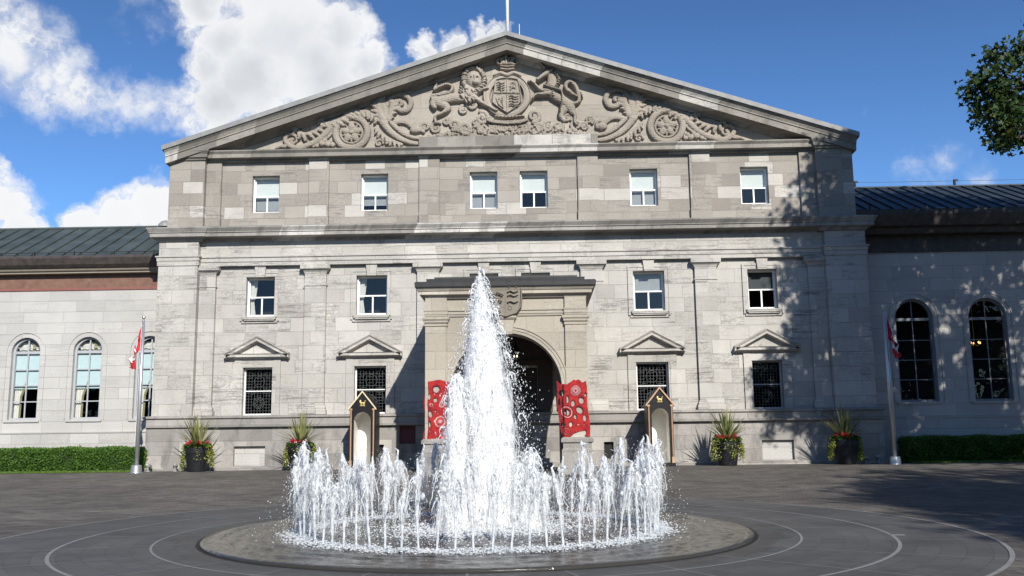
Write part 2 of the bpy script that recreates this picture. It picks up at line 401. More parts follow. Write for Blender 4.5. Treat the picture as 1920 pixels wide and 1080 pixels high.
def npmesh(name, V, F, mats, parent=None, mi=None, smooth=False, loc=None):
    """fast mesh from arrays: V (n,3), F (m,k)"""
    me = bpy.data.meshes.new(name); V = np.asarray(V, np.float32); F = np.asarray(F, np.int32); m, k = F.shape
    me.vertices.add(len(V)); me.vertices.foreach_set('co', V.ravel())
    me.loops.add(m*k); me.loops.foreach_set('vertex_index', F.ravel())
    me.polygons.add(m); me.polygons.foreach_set('loop_start', np.arange(0, m*k, k, dtype=np.int32))
    if not isinstance(mats, (list, tuple)): mats = [mats]
    for x in mats: me.materials.append(x)
    if mi is not None: me.polygons.foreach_set('material_index', np.asarray(mi, np.int32))
    if smooth: me.polygons.foreach_set('use_smooth', np.ones(m, bool))
    me.update(calc_edges=True); me.validate()
    return link(name, me, parent, loc)
def empty(name, loc=(0, 0, 0), rz=0):
    o = bpy.data.objects.new(name, None); COL.objects.link(o); o.location = loc; o.rotation_euler = (0, 0, rz); o.empty_display_size = .3
    return o
def tag(o, label=None, cat=None, group=None, kind=None):
    for k, v in (('label', label), ('category', cat), ('group', group), ('kind', kind)):
        if v: o[k] = v
    return o
def smooth_path(pts, n=8):
    """Catmull-Rom through points of any dimension"""
    P = np.asarray(pts, float); out = []
    for i in range(len(P)-1):
        p0 = P[max(i-1, 0)]; p1 = P[i]; p2 = P[i+1]; p3 = P[min(i+2, len(P)-1)]
        for t in np.arange(n)/n:
            out.append(.5*((2*p1)+(-p0+p2)*t+(2*p0-5*p1+4*p2-p3)*t*t+(-p0+3*p1-3*p2+p3)*t**3))
    out.append(P[-1]); return np.array(out)
XZ = lambda y: (lambda u, z, d: (u, y + d, z))

# ------------------------------------------------------------------ ground
FY = -19.4                       # fountain centre
def zg(y):
    y = np.asarray(y, float)
    return np.where(y > -3, 0.0, np.where(y > -12, -0.4124*(-3-y)/9.0, -0.4124 + 0.019*(y+12)))
def zf(y): return float(zg(y))
def paving():
    m, g = newmat('granite paving')
    pos = g.n('NewGeometry').outputs['Position']
    sp = g.n('SeparateXYZ'); g.set(sp.inputs[0], pos)
    cm = g.n('CombineXYZ'); g.set(cm.inputs[0], sp.outputs[0]); g.set(cm.inputs[1], sp.outputs[1])
    br = g.n('TexBrick', {'Vector': cm, 'Color1': (0, 0, 0), 'Color2': (1, 1, 1), 'Mortar': (.2, .2, .2), 'Scale': 1.0, 'Mortar Size': .012, 'Mortar Smooth': .2, 'Bias': 0.0, 'Brick Width': .42, 'Row Height': .21})
    br.offset = .43
    c = g.ramp(br.outputs['Color'], [(0, (.078, .071, .063)), (.25, (.108, .098, .087)), (.6, (.130, .118, .104)), (1, (.150, .136, .120))])
    n1 = g.noise(pos, .35, 5, .6); n2 = g.noise(pos, 1.7, 5, .65); n3 = g.noise(pos, 40, 4, .6)
    c = g.mix(1.0, c, g.ramp(n1, [(.3, .72), (.7, 1.18)]), 'MULTIPLY')
    c = g.mix(1.0, c, g.ramp(n2, [(.3, .82), (.7, 1.12)]), 'MULTIPLY')
    c = g.mix(1.0, c, g.ramp(n3, [(.3, .85), (.7, 1.12)]), 'MULTIPLY')
    c = g.mix(g.m('MULTIPLY', g.mr(g.noise(pos, .5, 6, .65, .8), .56, .66), .4), c, (.05, .046, .042))
    c = g.mix(g.m('MULTIPLY', br.outputs['Fac'], .6), c, (.035, .032, .03))
    bp = g.n('Bump', {'Strength': .5, 'Distance': .01, 'Height': g.m('SUBTRACT', g.m('MULTIPLY', n3, .5), br.outputs['Fac'])})
    b = g.n('BsdfPrincipled', {'Base Color': c, 'Roughness': .75, 'Specular IOR Level': .25, 'Normal': bp}); finish(g, b); return m
def slabs():
    m, g = newmat('dark granite slabs')
    pos = g.n('NewGeometry').outputs['Position']
    sp = g.n('SeparateXYZ'); g.set(sp.inputs[0], pos)
    x = sp.outputs[0]; y = g.m('ADD', sp.outputs[1], -FY)
    r = g.m('SQRT', g.m('ADD', g.m('MULTIPLY', x, x), g.m('MULTIPLY', y, y)))
    th = g.m('ARCTAN2', y, x)
    cm = g.n('CombineXYZ'); g.set(cm.inputs[0], g.m('MULTIPLY', th, 5.0)); g.set(cm.inputs[1], r)
    br = g.n('TexBrick', {'Vector': cm, 'Color1': (0, 0, 0), 'Color2': (1, 1, 1), 'Mortar': (.2, .2, .2), 'Scale': 1.0, 'Mortar Size': .008, 'Mortar Smooth': .2, 'Bias': 0.0, 'Brick Width': .6, 'Row Height': .3})
    c = g.ramp(br.outputs['Color'], [(0, (.078, .077, .075)), (1, (.096, .095, .092))])
    n1 = g.noise(pos, .6, 5, .6); n3 = g.noise(pos, 60, 4, .65)
    c = g.mix(1.0, c, g.ramp(n1, [(.3, .80), (.7, 1.15)]), 'MULTIPLY')
    c = g.mix(1.0, c, g.ramp(n3, [(.3, .78), (.7, 1.2)]), 'MULTIPLY')
    c = g.mix(g.m('MULTIPLY', br.outputs['Fac'], .32), c, (.03, .03, .03))
    c = g.mix(g.m('MULTIPLY', g.mr(g.noise(pos, .9, 6, .65, .7), .55, .62), .35), c, (.045, .045, .046))
    # splashes have wetted the slabs next to the basin, unevenly
    rr = g.m('ADD', r, g.m('MULTIPLY', g.m('SUBTRACT', g.noise(pos, 1.1, 5, .6), .5), 1.3))
    wet = g.mr(rr, 4.62, 4.48)
    c = g.mix(g.m('MULTIPLY', wet, .55), c, (.022, .022, .022))
    ro = g.mr(wet, 0, 1, .7, .45)
    bp = g.n('Bump', {'Strength': .3, 'Distance': .006, 'Height': n3})
    b = g.n('BsdfPrincipled', {'Base Color': c, 'Roughness': ro, 'Specular IOR Level': .22, 'Normal': bp}); finish(g, b); return m
def wetstone():
    m, g = newmat('wet granite basin')
    pos = g.n('NewGeometry').outputs['Position']
    sp = g.n('SeparateXYZ'); g.set(sp.inputs[0], pos)
    x = sp.outputs[0]; y = g.m('ADD', sp.outputs[1], -FY)
    r = g.m('SQRT', g.m('ADD', g.m('MULTIPLY', x, x), g.m('MULTIPLY', y, y)))
    n1 = g.noise(pos, 1.2, 5, .6); n3 = g.noise(pos, 50, 4, .65)
    c = g.mix(g.mr(n1, .3, .7), (.016, .016, .0155), (.026, .0255, .0245))
    c = g.mix(1.0, c, g.ramp(n3, [(.3, .8), (.7, 1.2)]), 'MULTIPLY')
    c = g.mix(g.mr(r, 3.2, 4.1), c, g.mix(.5, c, (.06, .057, .05)))
    cw = g.n('CombineXYZ'); g.set(cw.inputs[0], g.m('MULTIPLY', g.m('ARCTAN2', y, x), 5.0)); g.set(cw.inputs[1], g.m('MULTIPLY', r, 3.5))
    w1 = g.noise(cw, 3.2, 4, .6, .8); w2 = g.noise(pos, 14, 4, .6, .5)
    h = g.m('ADD', g.m('MULTIPLY', w1, 1.0), g.m('MULTIPLY', w2, .35))
    bp = g.n('Bump', {'Strength': .5, 'Distance': .03, 'Height': h})
    b = g.n('BsdfPrincipled', {'Base Color': c, 'Roughness': .10, 'Specular IOR Level': .26, 'Normal': bp, 'Coat Weight': .05, 'Coat Roughness': .05, 'Coat Normal': bp}); finish(g, b); return m
PAVE, SLAB, WET = paving(), slabs(), wetstone()
LINE = flat('pale inlay stone', (.20, .20, .195), .7, 0, .15, 5)
GAP = flat('dark drain gap', (.008, .008, .008), .8)

xs = np.array([-900, -300, -120, -60, -30, -15, 0, 15, 30, 60, 120, 300, 900.]); ys = np.array([-900, -300, -100, -60, -40, -27, -12, -3, 2, 30, 100, 300, 900.])
X, Y = np.meshgrid(xs, ys); Z = zg(np.clip(Y, -60, 999)); k = len(xs)
F = [(j*k+i, j*k+i+1, (j+1)*k+i+1, (j+1)*k+i) for j in range(len(ys)-1) for i in range(k-1)]
tag(npmesh('ground', np.stack([X.ravel(), Y.ravel(), Z.ravel()], 1), F, PAVE), kind='structure')
def annulus(name, r0, r1, dz, mat, n=180, kind='structure', a0=0, a1=2*math.pi, parent=None):
    a = np.linspace(a0, a1, n+1); V = []
    for r in (r0, r1):
        V.append(np.stack([r*np.cos(a), FY+r*np.sin(a), zg(FY+r*np.sin(a))+dz], 1))
    V = np.concatenate(V); k = n+1
    F = [(i, i+k, i+1+k, i+1) for i in range(n)]
    return npmesh(name, V, F, mat)
tag(annulus('plaza_paving', 4.24, 7.36, .004, SLAB), kind='structure')
mb = MB()
lv = []; lf = []
def strip_ring(r, w, dz):
    a = np.linspace(0, 2*np.pi, 241); o = len(lv)
    for rr in (r-w/2, r+w/2):
        for t in a: lv.append((rr*math.cos(t), FY+rr*math.sin(t), zf(FY+rr*math.sin(t))+dz))
    for i in range(240): lf.append((o+i, o+i+241, o+i+242, o+i+1))
for r, w in ((4.82, .035), (6.10, .05), (7.40, .06)): strip_ring(r, w, .008)
for q in range(24):
    t = R(15*q + 1.5); d = np.array([math.cos(t), math.sin(t)]); nrm = np.array([-d[1], d[0]])
    for ra, rb in ((4.26, 4.80), (4.84, 6.07), (6.13, 7.36), (7.44, 9.4)):
        if ra > 7.4 and (d[1] > 0.5): continue
        o = len(lv)
        for rr, sgn in ((ra, -1), (rb, -1), (rb, 1), (ra, 1)):
            p = d*rr + nrm*.012*sgn; yy = FY+p[1]; lv.append((p[0], yy, zf(yy)+.008))
        lf.append((o, o+1, o+2, o+3))
tag(npmesh('paving_line', lv, lf, LINE), kind='structure')

mk = tag(empty('paving_plaque', (6.12, FY-.93, zf(FY-.93)+.004)), 'small pale plaque set flush in the dark paving at right', 'plaque')
mb = MB(); mb.box(-.10, .10, -.05, .05, .0, .006); mb.build('plate', flat('worn pale metal', (.16, .16, .155), .5, .3, .2, 30), mk)
mb = MB()
for q in range(4): mb.box(-.08+.043*q, -.05+.043*q, -.025, .025, .0065, .009)
mb.build('lettering', LINE, mk)

# ------------------------------------------------------------------ fountain basin
fountain = empty('fountain_basin', (0, FY, zf(FY)))
tag(fountain, 'flat round wet granite fountain plate set into the dark paving', 'fountain')
def disc_part(name, prof, mat, n=144):
    """prof: (radius, height above the local paving)"""
    V = []; F = []
    for r, h in prof:
        for j in range(n):
            t = 2*math.pi*j/n; yy = FY + r*math.sin(t)
            V.append((r*math.cos(t), r*math.sin(t), zf(yy)-zf(FY)+h))
    for i in range(len(prof)-1):
        for j in range(n): F.append((i*n+j, (i+1)*n+j, (i+1)*n+(j+1) % n, i*n+(j+1) % n))
    return npmesh(name, V, F, mat, fountain, smooth=False)
def rippled_plate():
    """thin sheet of running water over the stone: real ripples"""
    rg = np.random.default_rng(19); nr, na = 205, 600
    r = np.linspace(.02, 4.06, nr+1)[:, None]; a = np.linspace(0, 2*np.pi, na, endpoint=False)[None, :]
    X = r*np.cos(a); Y = r*np.sin(a); Zr = np.zeros_like(X)
    for k in range(14):
        th = rg.random()*6.28; lam = .10+.30*rg.random()**1.5; kx, ky = 2*np.pi/lam*math.cos(th), 2*np.pi/lam*math.sin(th); p1, p2, p3 = rg.random(3)*6.28
        Zr += lam*.0042*np.sin(kx*X+ky*Y+p1+.9*np.sin(X*2.1+p2)+.9*np.sin(Y*2.7+p3))
    for k in range(9):
        lam = .13+.26*rg.random(); p = rg.random(5)*6.28
        Zr += lam*.0125*np.sin(2*np.pi*r/lam+p[0]+1.5*np.sin(3*a+p[1])+1.2*np.sin(7*a+p[2])+.9*np.sin(17*a+p[3]))*(.5+.5*np.sin(11*a+r*3+p[4]))
    Zr *= np.clip((4.06-r)/.12, 0, 1)*.95
    V = np.stack([X, Y, zg(FY+Y)-zf(FY)+.047+Zr], 2).reshape(-1, 3)
    i, j = np.meshgrid(np.arange(nr), np.arange(na), indexing='ij'); i = i.ravel(); j = j.ravel(); j2 = (j+1) % na
    npmesh('plate', V, np.stack([i*na+j, (i+1)*na+j, (i+1)*na+j2, i*na+j2], 1), WET, fountain, smooth=True)
rippled_plate()
disc_part('rim', [(4.06, .047), (4.12, .044), (4.155, .036), (4.175, .02), (4.15, -.03)], WET)
disc_part('drain_gap', [(4.13, .0015), (4.225, .0022)], GAP)

# ------------------------------------------------------------------ mansion
mansion = empty('mansion')
tag(mansion, 'grey limestone mansion front with carved pediment and arched porch', 'building')
par = lambda n, mb, mat, p=None, sm=False: mb.build(n, mat, p or mansion, sm)
WX3 = [(8.62, 9.65), (4.52, 5.55), (.42, 1.46)]
WX2 = [(8.69, 9.75), (4.52, 5.66), (.42, 1.48)]
WX1 = [(8.69, 9.77), (4.53, 5.69)]
def both(l): return [(-b, -a) for a, b in l] + [(a, b) for a, b in reversed(l)]
RV = .36
mb = MB()
ops = [(a, b, 5.56, 7.02, False) for a, b in both(WX2)] + [(a, b, 1.95, 3.67, False) for a, b in both(WX1)] + [(-.95, .95, .3, 3.53, False)]
mb.wall(XZ(0), -11.6, 11.6, 0, 8.35, ops, RV)
par('lower_wall', mb, LOW)
mb = MB()
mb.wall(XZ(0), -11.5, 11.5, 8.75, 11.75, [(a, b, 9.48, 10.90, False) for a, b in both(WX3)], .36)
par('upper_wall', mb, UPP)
for s in (-1, 1):
    mb = MB()
    x0, x1 = sorted((s*11.47, s*12.93)); mb.box(x0, x1, -.38, 9.0, 1.9, 8.33)
    par('corner_block', mb, LOW)
    mb = MB(); x0, x1 = sorted((s*11.36, s*12.68)); mb.box(x0, x1, -.34, 9.0, 8.78, 11.52)
    par('corner_block', mb, UPP)
# plinth with its recessed panels
mb = MB()
pan = [(-9.95, -8.81, .14, .84, False), (8.85, 9.97, .14, .84, False), (-5.3, -4.55, .14, .84, False), (3.28, 3.62, .25, .84, False), (-4.0, -3.42, .86, 1.49, False)]
mb.wall(XZ(-.25), -11.6, 11.6, -.3, 1.52, [p for p in pan], .2)
for s in (-1, 1):
    x0, x1 = sorted((s*11.4, s*13.05)); mb.box(x0, x1, -.5, 9.0, -.3, 1.52)
par('plinth', mb, PLI)
for a, b, z0, z1, _ in pan:
    if abs(a) > 8.0: mb = MB(); mb.box(a-.1, b+.1, -.10, -.04, z0-.1, z1+.1); par('blind_panel', mb, WIN)
mb = MB(); mb.box(-4.1, -3.3, -.10, -.04, .8, 1.55); par('shutter', mb, MAROON)
mb = MB(); mb.box(-5.4, -4.45, -.10, -.04, .05, .9); mb.box(3.2, 3.7, -.1, -.04, .2, .9); par('basement_window', mb, DARK)
mb = MB()
prof = [(-.20, 1.523), (-.40, 1.523), (-.42, 1.60), (-.36, 1.63), (-.36, 1.82), (-.43, 1.845), (-.43, 1.90), (-.36, 1.925), (.02, 1.94), (.02, 1.523)]
mb.sweepx([(-11.45, 0), (11.45, 0)], prof)
for s in (-1, 1):
    x0, x1 = sorted((s*11.44, s*12.98)); mb.ringbox(x0, x1, -.44, 8, [(-.1, 1.523), (.14, 1.523), (.16, 1.60), (.10, 1.63), (.10, 1.83), (.18, 1.85), (.18, 1.90), (.10, 1.93), (-.1, 1.945)])
par('plinth_moulding', mb, PLI)
# low stone step at the foot of the front
mb = MB(); mb.box(-13.2, 13.2, -.62, -.2, -.3, .12); par('base_course', mb, PLI)

# pilasters
def pilaster(xa, xb, y, za, zb, mat, cap=True, base=True):
    mb = MB(); mb.box(xa, xb, y, .05, za, zb)
    if base:
        mb.ringbox(xa, xb, y, .03, [(-.02, za+.002), (.09, za+.002), (.09, za+.16), (.05, za+.19), (.06, za+.24), (.035, za+.30), (0.003, za+.33), (-.02, za+.33)])
    if cap:
        mb.ringbox(xa, xb, y, .03, [(-.02, zb-.78), (.03, zb-.78), (.03, zb-.735), (-.02, zb-.735)])
        mb.ringbox(xa, xb, y, .03, [(-.02, zb-.31), (.015, zb-.31), (.03, zb-.26), (.075, zb-.20), (.125, zb-.165), (.15, zb-.16), (.15, zb-.002), (-.02, zb-.002)])
    par('pilaster', mb, mat)
for s in (-1, 1):
    for a, b in ((10.86, 11.46), (6.76, 7.55), (2.60, 3.40)):
        xa, xb = sorted((s*a, s*b)); pilaster(xa, xb, -.15, 1.94, 7.42, LOW)
    for a, b in ((10.80, 11.37), (6.74, 7.49), (2.58, 3.34)):
        xa, xb = sorted((s*a, s*b)); pilaster(xa, xb, -.12, 8.76, 11.60, UPP, False, False)
        mb = MB(); mb.box(xa-.015, xb+.015, -.15, .02, 8.79, 9.33); par('pilaster_base', mb, UPP)
        mb = MB(); mb.box(xa-.03, xb+.03, -.17, .02, 11.44, 11.56); par('pilaster_cap', mb, UPP)

# main entablature
mb = MB()
mb.sweepx([(-11.46, 0), (11.46, 0)], [(-.19, 7.425), (-.19, 7.56), (-.215, 7.565), (-.215, 7.70), (-.26, 7.73), (-.26, 7.78), (-.15, 7.80), (-.15, 8.36), (.03, 8.36), (.03, 7.425)])
for s in (-1, 1):
    x0, x1 = sorted((s*11.46, s*12.94)); mb.ringbox(x0, x1, -.385, 8, [(-.05, 7.425), (.03, 7.425), (.03, 7.60), (.05, 7.605), (.05, 7.72), (.09, 7.74), (.09, 7.79), (.015, 7.80), (-.05, 7.80)])
par('architrave', mb, LOW)
mb = MB()
prof = [(.03, 8.33), (-.16, 8.33), (-.19, 8.40), (-.22, 8.45), (-.62, 8.46), (-.62, 8.59), (-.66, 8.60), (-.66, 8.63), (-.70, 8.68), (-.76, 8.755), (-.76, 8.79), (-.3, 8.83), (.03, 8.84)]
mb.sweepx([(-12.9, 0), (12.9, 0)], prof)
for s in (-1, 1):
    x0, x1 = sorted((s*11.40, s*12.92)); mb.ringbox(x0, x1, -.39, 8, [(-.1, 8.335), (.06, 8.335), (.10, 8.42), (.14, 8.452), (.27, 8.465), (.27, 8.595), (.30, 8.605), (.31, 8.64), (.38, 8.76), (.38, 8.795), (-.1, 8.845)])
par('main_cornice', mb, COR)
mb = MB(); mb.sweepx([(-12.9, 0), (12.9, 0)], [(-.765, 8.794), (-.765, 8.806), (-.3, 8.846), (.02, 8.856), (.02, 8.845), (-.3, 8.834)]); par('cornice_flashing', mb, LEAD)
# upper cornice under the pediment
mb = MB()
prof = [(.03, 11.42), (-.13, 11.42), (-.13, 11.50), (-.36, 11.52), (-.36, 11.66), (-.44, 11.75), (-.44, 11.79), (.3, 11.87), (.3, 11.42)]
mb.sweepx([(-11.36, 0), (11.36, 0)], prof)
for s in (-1, 1):
    x0, x1 = sorted((s*11.37, s*12.70)); mb.ringbox(x0, x1, -.36, 8, [(-.1, 11.44), (.04, 11.44), (.06, 11.50), (.12, 11.53), (.12, 11.66), (.20, 11.76), (.20, 11.80), (-.1, 11.86)])
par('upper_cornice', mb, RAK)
# pediment
SL = 4.19/12.79
def chev(hw, dz0, zc=16.14):
    return [(-hw, zc - SL*hw), (0, zc), (hw, zc - SL*hw)]
mb = MB(); ch = [(-12.6, 11.8), (12.6, 11.8), (12.6, 11.84), (0, 15.75), (-12.6, 11.84)]
mb.add([(x, .14, z) for x, z in ch], [tuple(range(5))]); par('tympanum', mb, TYM)
mb = MB()
mb.sweepx(chev(12.79, 0), [(.25, -.80), (.06, -.80), (.02, -.72), (-.05, -.67), (-.54, -.66), (-.56, -.44), (-.60, -.42), (-.60, -.38), (-.66, -.28), (-.74, -.21), (-.74, -.19), (.25, -.19)])
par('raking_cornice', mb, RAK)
mb = MB()
mb.sweepx(chev(12.86, 0), [(.1, -.186), (-.72, -.186), (-.79, -.19), (-.80, -.02), (-.76, 0), (.1, .02)])
par('rake_flashing', mb, LEAD)
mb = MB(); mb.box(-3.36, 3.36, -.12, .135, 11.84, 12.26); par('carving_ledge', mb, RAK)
# roof, back and inside of the house (closed volume)
mb = MB()
mb.sweepx([(-12.9, 11.93), (0, 16.15), (12.9, 11.93)], [(.1, -.1), (.1, 0), (22, 0), (22, -.1)])
par('roof', mb, DKLEAD)
mb = MB(); mb.box(-12.9, 12.9, 1.7, 1.8, -.3, 11.6); mb.box(-12.6, 12.6, 21.8, 22, 0, 12); mb.box(-12.6, -12.5, 8, 22, 0, 11.9); mb.box(12.5, 12.6, 8, 22, 0, 11.9)
mb.box(-12.4, 12.4, .4, 1.7, 8.3, 8.8); mb.box(-12.4, 12.4, .4, 1.7, 4.2, 5.2); mb.box(-12.4, 12.4, .4, 1.7, 11.0, 11.2)
par('interior_wall', mb, DARK)

# windows ----------------------------------------------------------------------
def frame_rect(mb, x0, x1, z0, z1, w, y0, y1, mi=0):
    mb.box(x0, x0+w, y0, y1, z0, z1, mi); mb.box(x1-w, x1, y0, y1, z0, z1, mi)
    mb.box(x0+w, x1-w, y0, y1, z0, z0+w, mi); mb.box(x0+w, x1-w, y0, y1, z1-w, z1, mi)
def sash(x0, x1, z0, z1, y, split=.5, blind=None, curtain=False, partial=None):
    mb = MB(); zm = z0 + (z1-z0)*split
    frame_rect(mb, x0+.002, x1-.002, z0+.002, z1-.002, .040, y-.09, y+.06)
    frame_rect(mb, x0+.042, x1-.042, z0+.042, zm+.02, .034, y-.05, y-.01)
    frame_rect(mb, x0+.042, x1-.042, zm-.025, z1-.042, .034, y+.0, y+.045)
    mb.box(x0+.05, x1-.05, y-.065, y-.052, zm-.03, zm+.022)
    xc = (x0+x1)/2; mb.box(xc-.028, xc+.028, y-.045, y-.015, z0+.077, zm-.016)
    w = par('window', mb, WHITE)
    mb = MB(); mb.box(x0+.07, x1-.07, y-.035, y-.028, z0+.07, zm-.01); mb.box(x0+.07, x1-.07, y+.02, y+.027, zm+.005, z1-.07); mb.build('glass', GLASS, w)
    if blind:
        mb = MB(); mb.box(x0+.06, x1-.06, y+.10, y+.11, zm+.02, z1-.05); mb.build('blind', blind, w)  # on the second floor this sheet stands in for a pane reflection
    if partial:
        mb = MB(); zb = z0 + (zm-z0)*partial; mb.box(x0+.06, x1-.06, y+.11, y+.12, zb, zm+.05); mb.build('blind', BLINDG_REFL, w)
    if curtain:
        mb = MB(); n = 9; vs = []
        for zz, wd in ((z1-.06, .26), (z0+.75, .20), (z0+.62, .13), (z0+.06, .20)):
            for i in range(n): vs.append((x0+.06+wd*i/(n-1), y+.12+.02*math.sin(i*2.3), zz))
        fs = [(r*n+i, r*n+i+1, (r+1)*n+i+1, (r+1)*n+i) for r in range(3) for i in range(n-1)]
        mb.add(vs, fs); mb.build('curtain', CURT, w, True)
    return w
for i, (a, b) in enumerate(both(WX3)):
    sash(a, b, 9.48, 10.90, .27, .46, BLIND, False, (.22, .42, 0.02, None, 0.02, None)[i])
for i, (a, b) in enumerate(both(WX2)):
    w = sash(a, b, 5.56, 7.02, .27, .5, (None, None, None, None, BLINDG_REFL, REFLD)[i], i in (0, 1), None)  # last two sheets paint in a bright and a dark pane reflection
    mb = MB()
    P = XZ(-.035)
    mb.wall(P, a-.19, b+.19, 5.52, 7.21, [(a-.002, b+.002, 5.521, 7.02, False)], .036)
    mb.wall(XZ(-.06), a-.20, b+.20, 5.38, 7.23, [(a-.13, b+.13, 5.3, 7.15, False)], .061)
    mb.build('surround', LOW, w)
    mb = MB(); mb.box(a-.08, b+.08, -.11, .0, 5.44, 5.54); mb.box(a-.03, b+.03, -.08, 0, 5.39, 5.44); mb.build('sill', LOW, w)
    mb = MB(); c = (a+b)/2; mb.prism([(c-.165, 7.0), (c+.165, 7.0), (c+.21, 7.42), (c-.21, 7.42)], -.13, .0); mb.build('keystone', LOW, w)
LEADING = flat('grey lead cames', (.10, .11, .11), .5, 0, .15)
def leaded(a, b, z0, z1, curt):
    y = .24
    mb = MB(); frame_rect(mb, a+.002, b-.002, z0+.002, z1-.002, .05, y-.06, y+.05); mb.box(a+.05, b-.05, y-.03, y+.02, (z0+z1)/2-.005, (z0+z1)/2+.03)
    w = par('window', mb, WHITE if a < 6 else GREYP)
    mb = MB(); mb.box(a+.05, b-.05, y+.02, y+.027, z0+.05, z1-.05); mb.build('glass', GLASSD, w)
    mb = MB(); W = b-a-.1; H = z1-z0-.1; X0 = a+.05; Z0 = z0+.05; t = .0034; yy = y-.005
    for i in range(1, 9):
        x = X0+W*i/9; mb.box(x-t, x+t, yy, yy+.008, Z0, Z0+H)
    for i in range(1, 15):
        z = Z0+H*i/15
        if i % 2: mb.box(X0, X0+W, yy+.001, yy+.009, z-t, z+t)
        else:
            for j in range(3): mb.box(X0+W*(j/3+.04), X0+W*(j/3+.25), yy+.001, yy+.009, z-t, z+t)
    def ring(cx, cz, r, n=20):
        pts = [(cx+r*math.cos(2*math.pi*k/n), yy+.004, cz+r*math.sin(2*math.pi*k/n)) for k in range(n+1)]
        mb.tube(pts, .0045, 4, 0, False)
    for cx, cz, r in ((.5, .24, .21), (.5, .24, .12), (.5, .72, .2), (.22, .5, .1), (.78, .5, .1), (.2, .88, .09), (.8, .88, .09), (.5, .92, .08)):
        ring(X0+W*cx, Z0+H*cz, r*W)
    for k in range(8):
        th = k*math.pi/4; c0 = (X0+W*.5, Z0+H*.24)
        mb.tube([(c0[0]+.12*W*math.cos(th), yy+.004, c0[1]+.12*W*math.sin(th)), (c0[0]+.21*W*math.cos(th), yy+.004, c0[1]+.21*W*math.sin(th))], .006, 4, 0, False)
    mb.build('leading', LEADING, w)
    # stone surround and little pediment
    c = (a+b)/2; mb = MB()
    mb.box(a-.30, a-.06, -.07, .02, 1.94, 4.0); mb.box(b+.06, b+.30, -.07, .02, 1.94, 4.0)
    mb.box(a-.06, b+.06, -.055, .02, 3.672, 4.0)
    mb.box(a-.06, a-.002, -.045, .02, 1.94, 3.672); mb.box(b+.002, b+.06, -.045, .02, 1.94, 3.672)
    mb.build('surround', LOW, w)
    mb = MB(); h = 1.12
    mb.sweepx([(c-h, 0), (c+h, 0)], [(.02, 3.98), (-.10, 3.98), (-.14, 4.02), (-.26, 4.04), (-.26, 4.12), (-.30, 4.15), (.02, 4.17)])
    ZT = 4.80; sl = (ZT-4.20)/h
    mb.sweepx([(c-h-.05, ZT-sl*(h+.05)), (c, ZT), (c+h+.05, ZT-sl*(h+.05))], [(.02, -.2), (-.16, -.2), (-.26, -.17), (-.26, -.09), (-.32, -.02), (-.32, 0), (.02, .03)])
    mb.add([(c-h, -.02, 4.15), (c+h, -.02, 4.15), (c, -.02, ZT-.1)], [(0, 1, 2)])
    mb.build('pediment', COR if False else LOW, w)
for i, (a, b) in enumerate(both(WX1)): leaded(a, b, 1.95, 3.67, False)

# front door under the porch
mb = MB()
frame_rect(mb, -.95, .95, .3, 3.53, .12, .06, .2)
for x0, x1 in ((-.83, -.01), (.01, .83)):
    mb.box(x0, x1, .12, .18, .3, 3.41)
    for z0, z1 in ((.5, 1.2), (1.35, 2.3), (2.45, 3.25)): frame_rect(mb, x0+.1, x1-.1, z0, z1, .05, .09, .122)
door = par('door', mb, BROWNR)
mb = MB(); mb.tube([(.09, .06, 1.35), (.09, .06, 1.65)], .015, 6); mb.build('handle', GOLD, door)
mb = MB(); mb.box(-1.5, -.97, -.10, .0, .3, 3.6); mb.box(.97, 1.5, -.10, .0, .3, 3.6); mb.box(-1.5, 1.5, -.12, 0, 3.602, 4.7); mb.box(-1.6, 1.6, -.2, -.125, 3.7, 3.8); mb.build('surround', BROWNR, door)  # surround widened and browned to paint in the shade behind the arch
mb = MB(); mb.box(-1.6, 1.6, -1.0, -.26, 0, .16); mb.box(-1.4, 1.4, -.7, -.26, .16, .30); par('doorstep', mb, PLI)

# ------------------------------------------------------------------ porch
mb = MB()
AR, AZ = 1.70, 2.50            # arch radius, springing height
PF = -5.2
mb.wall(XZ(PF), -2.47, 2.47, -.3, 5.36, [(-AR, AR, -.3, AZ+AR, True)], .75, back=True)
porch = par('porch', mb, POR)
for s in (-1, 1):
    mb = MB()
    Pf = lambda u, z, d: (s*(2.45 - d), u, z)
    mb.wall(Pf, PF+.001, -.02, -.3, 5.36, [(-4.15, -.85, -.3, AZ+1.65, True)], .55, back=True); mb.build('side_arch', POR, porch)
    # front pier with cap and base
    xa, xb = sorted((s*1.83, s*2.50))
    mb = MB(); mb.box(xa, xb, PF-.10, PF+.02, -.3, 5.36)
    q = (xa, xb, PF-.10, PF+.03)
    mb.ringbox(*q, [(-.02, 4.44), (.03, 4.44), (.03, 4.49), (-.02, 4.49)])
    mb.ringbox(*q, [(-.02, 4.52), (.02, 4.52), (.05, 4.56), (.05, 4.60), (.09, 4.65), (.09, 4.72), (-.02, 4.72)])
    mb.build('pier', POR, porch)
    mb = MB()
    x2, x3 = sorted((s*1.68, s*2.56))
    mb.ringbox(x2+.05, x3-.03, PF-.12, PF+.8, [(-.05, -.3), (.07, -.3), (.07, .60), (.03, .66), (.03, .80), (.09, .84), (.09, .93), (.03, .99), (-.05, .99)])
    mb.build('pier_base', PLI, porch)
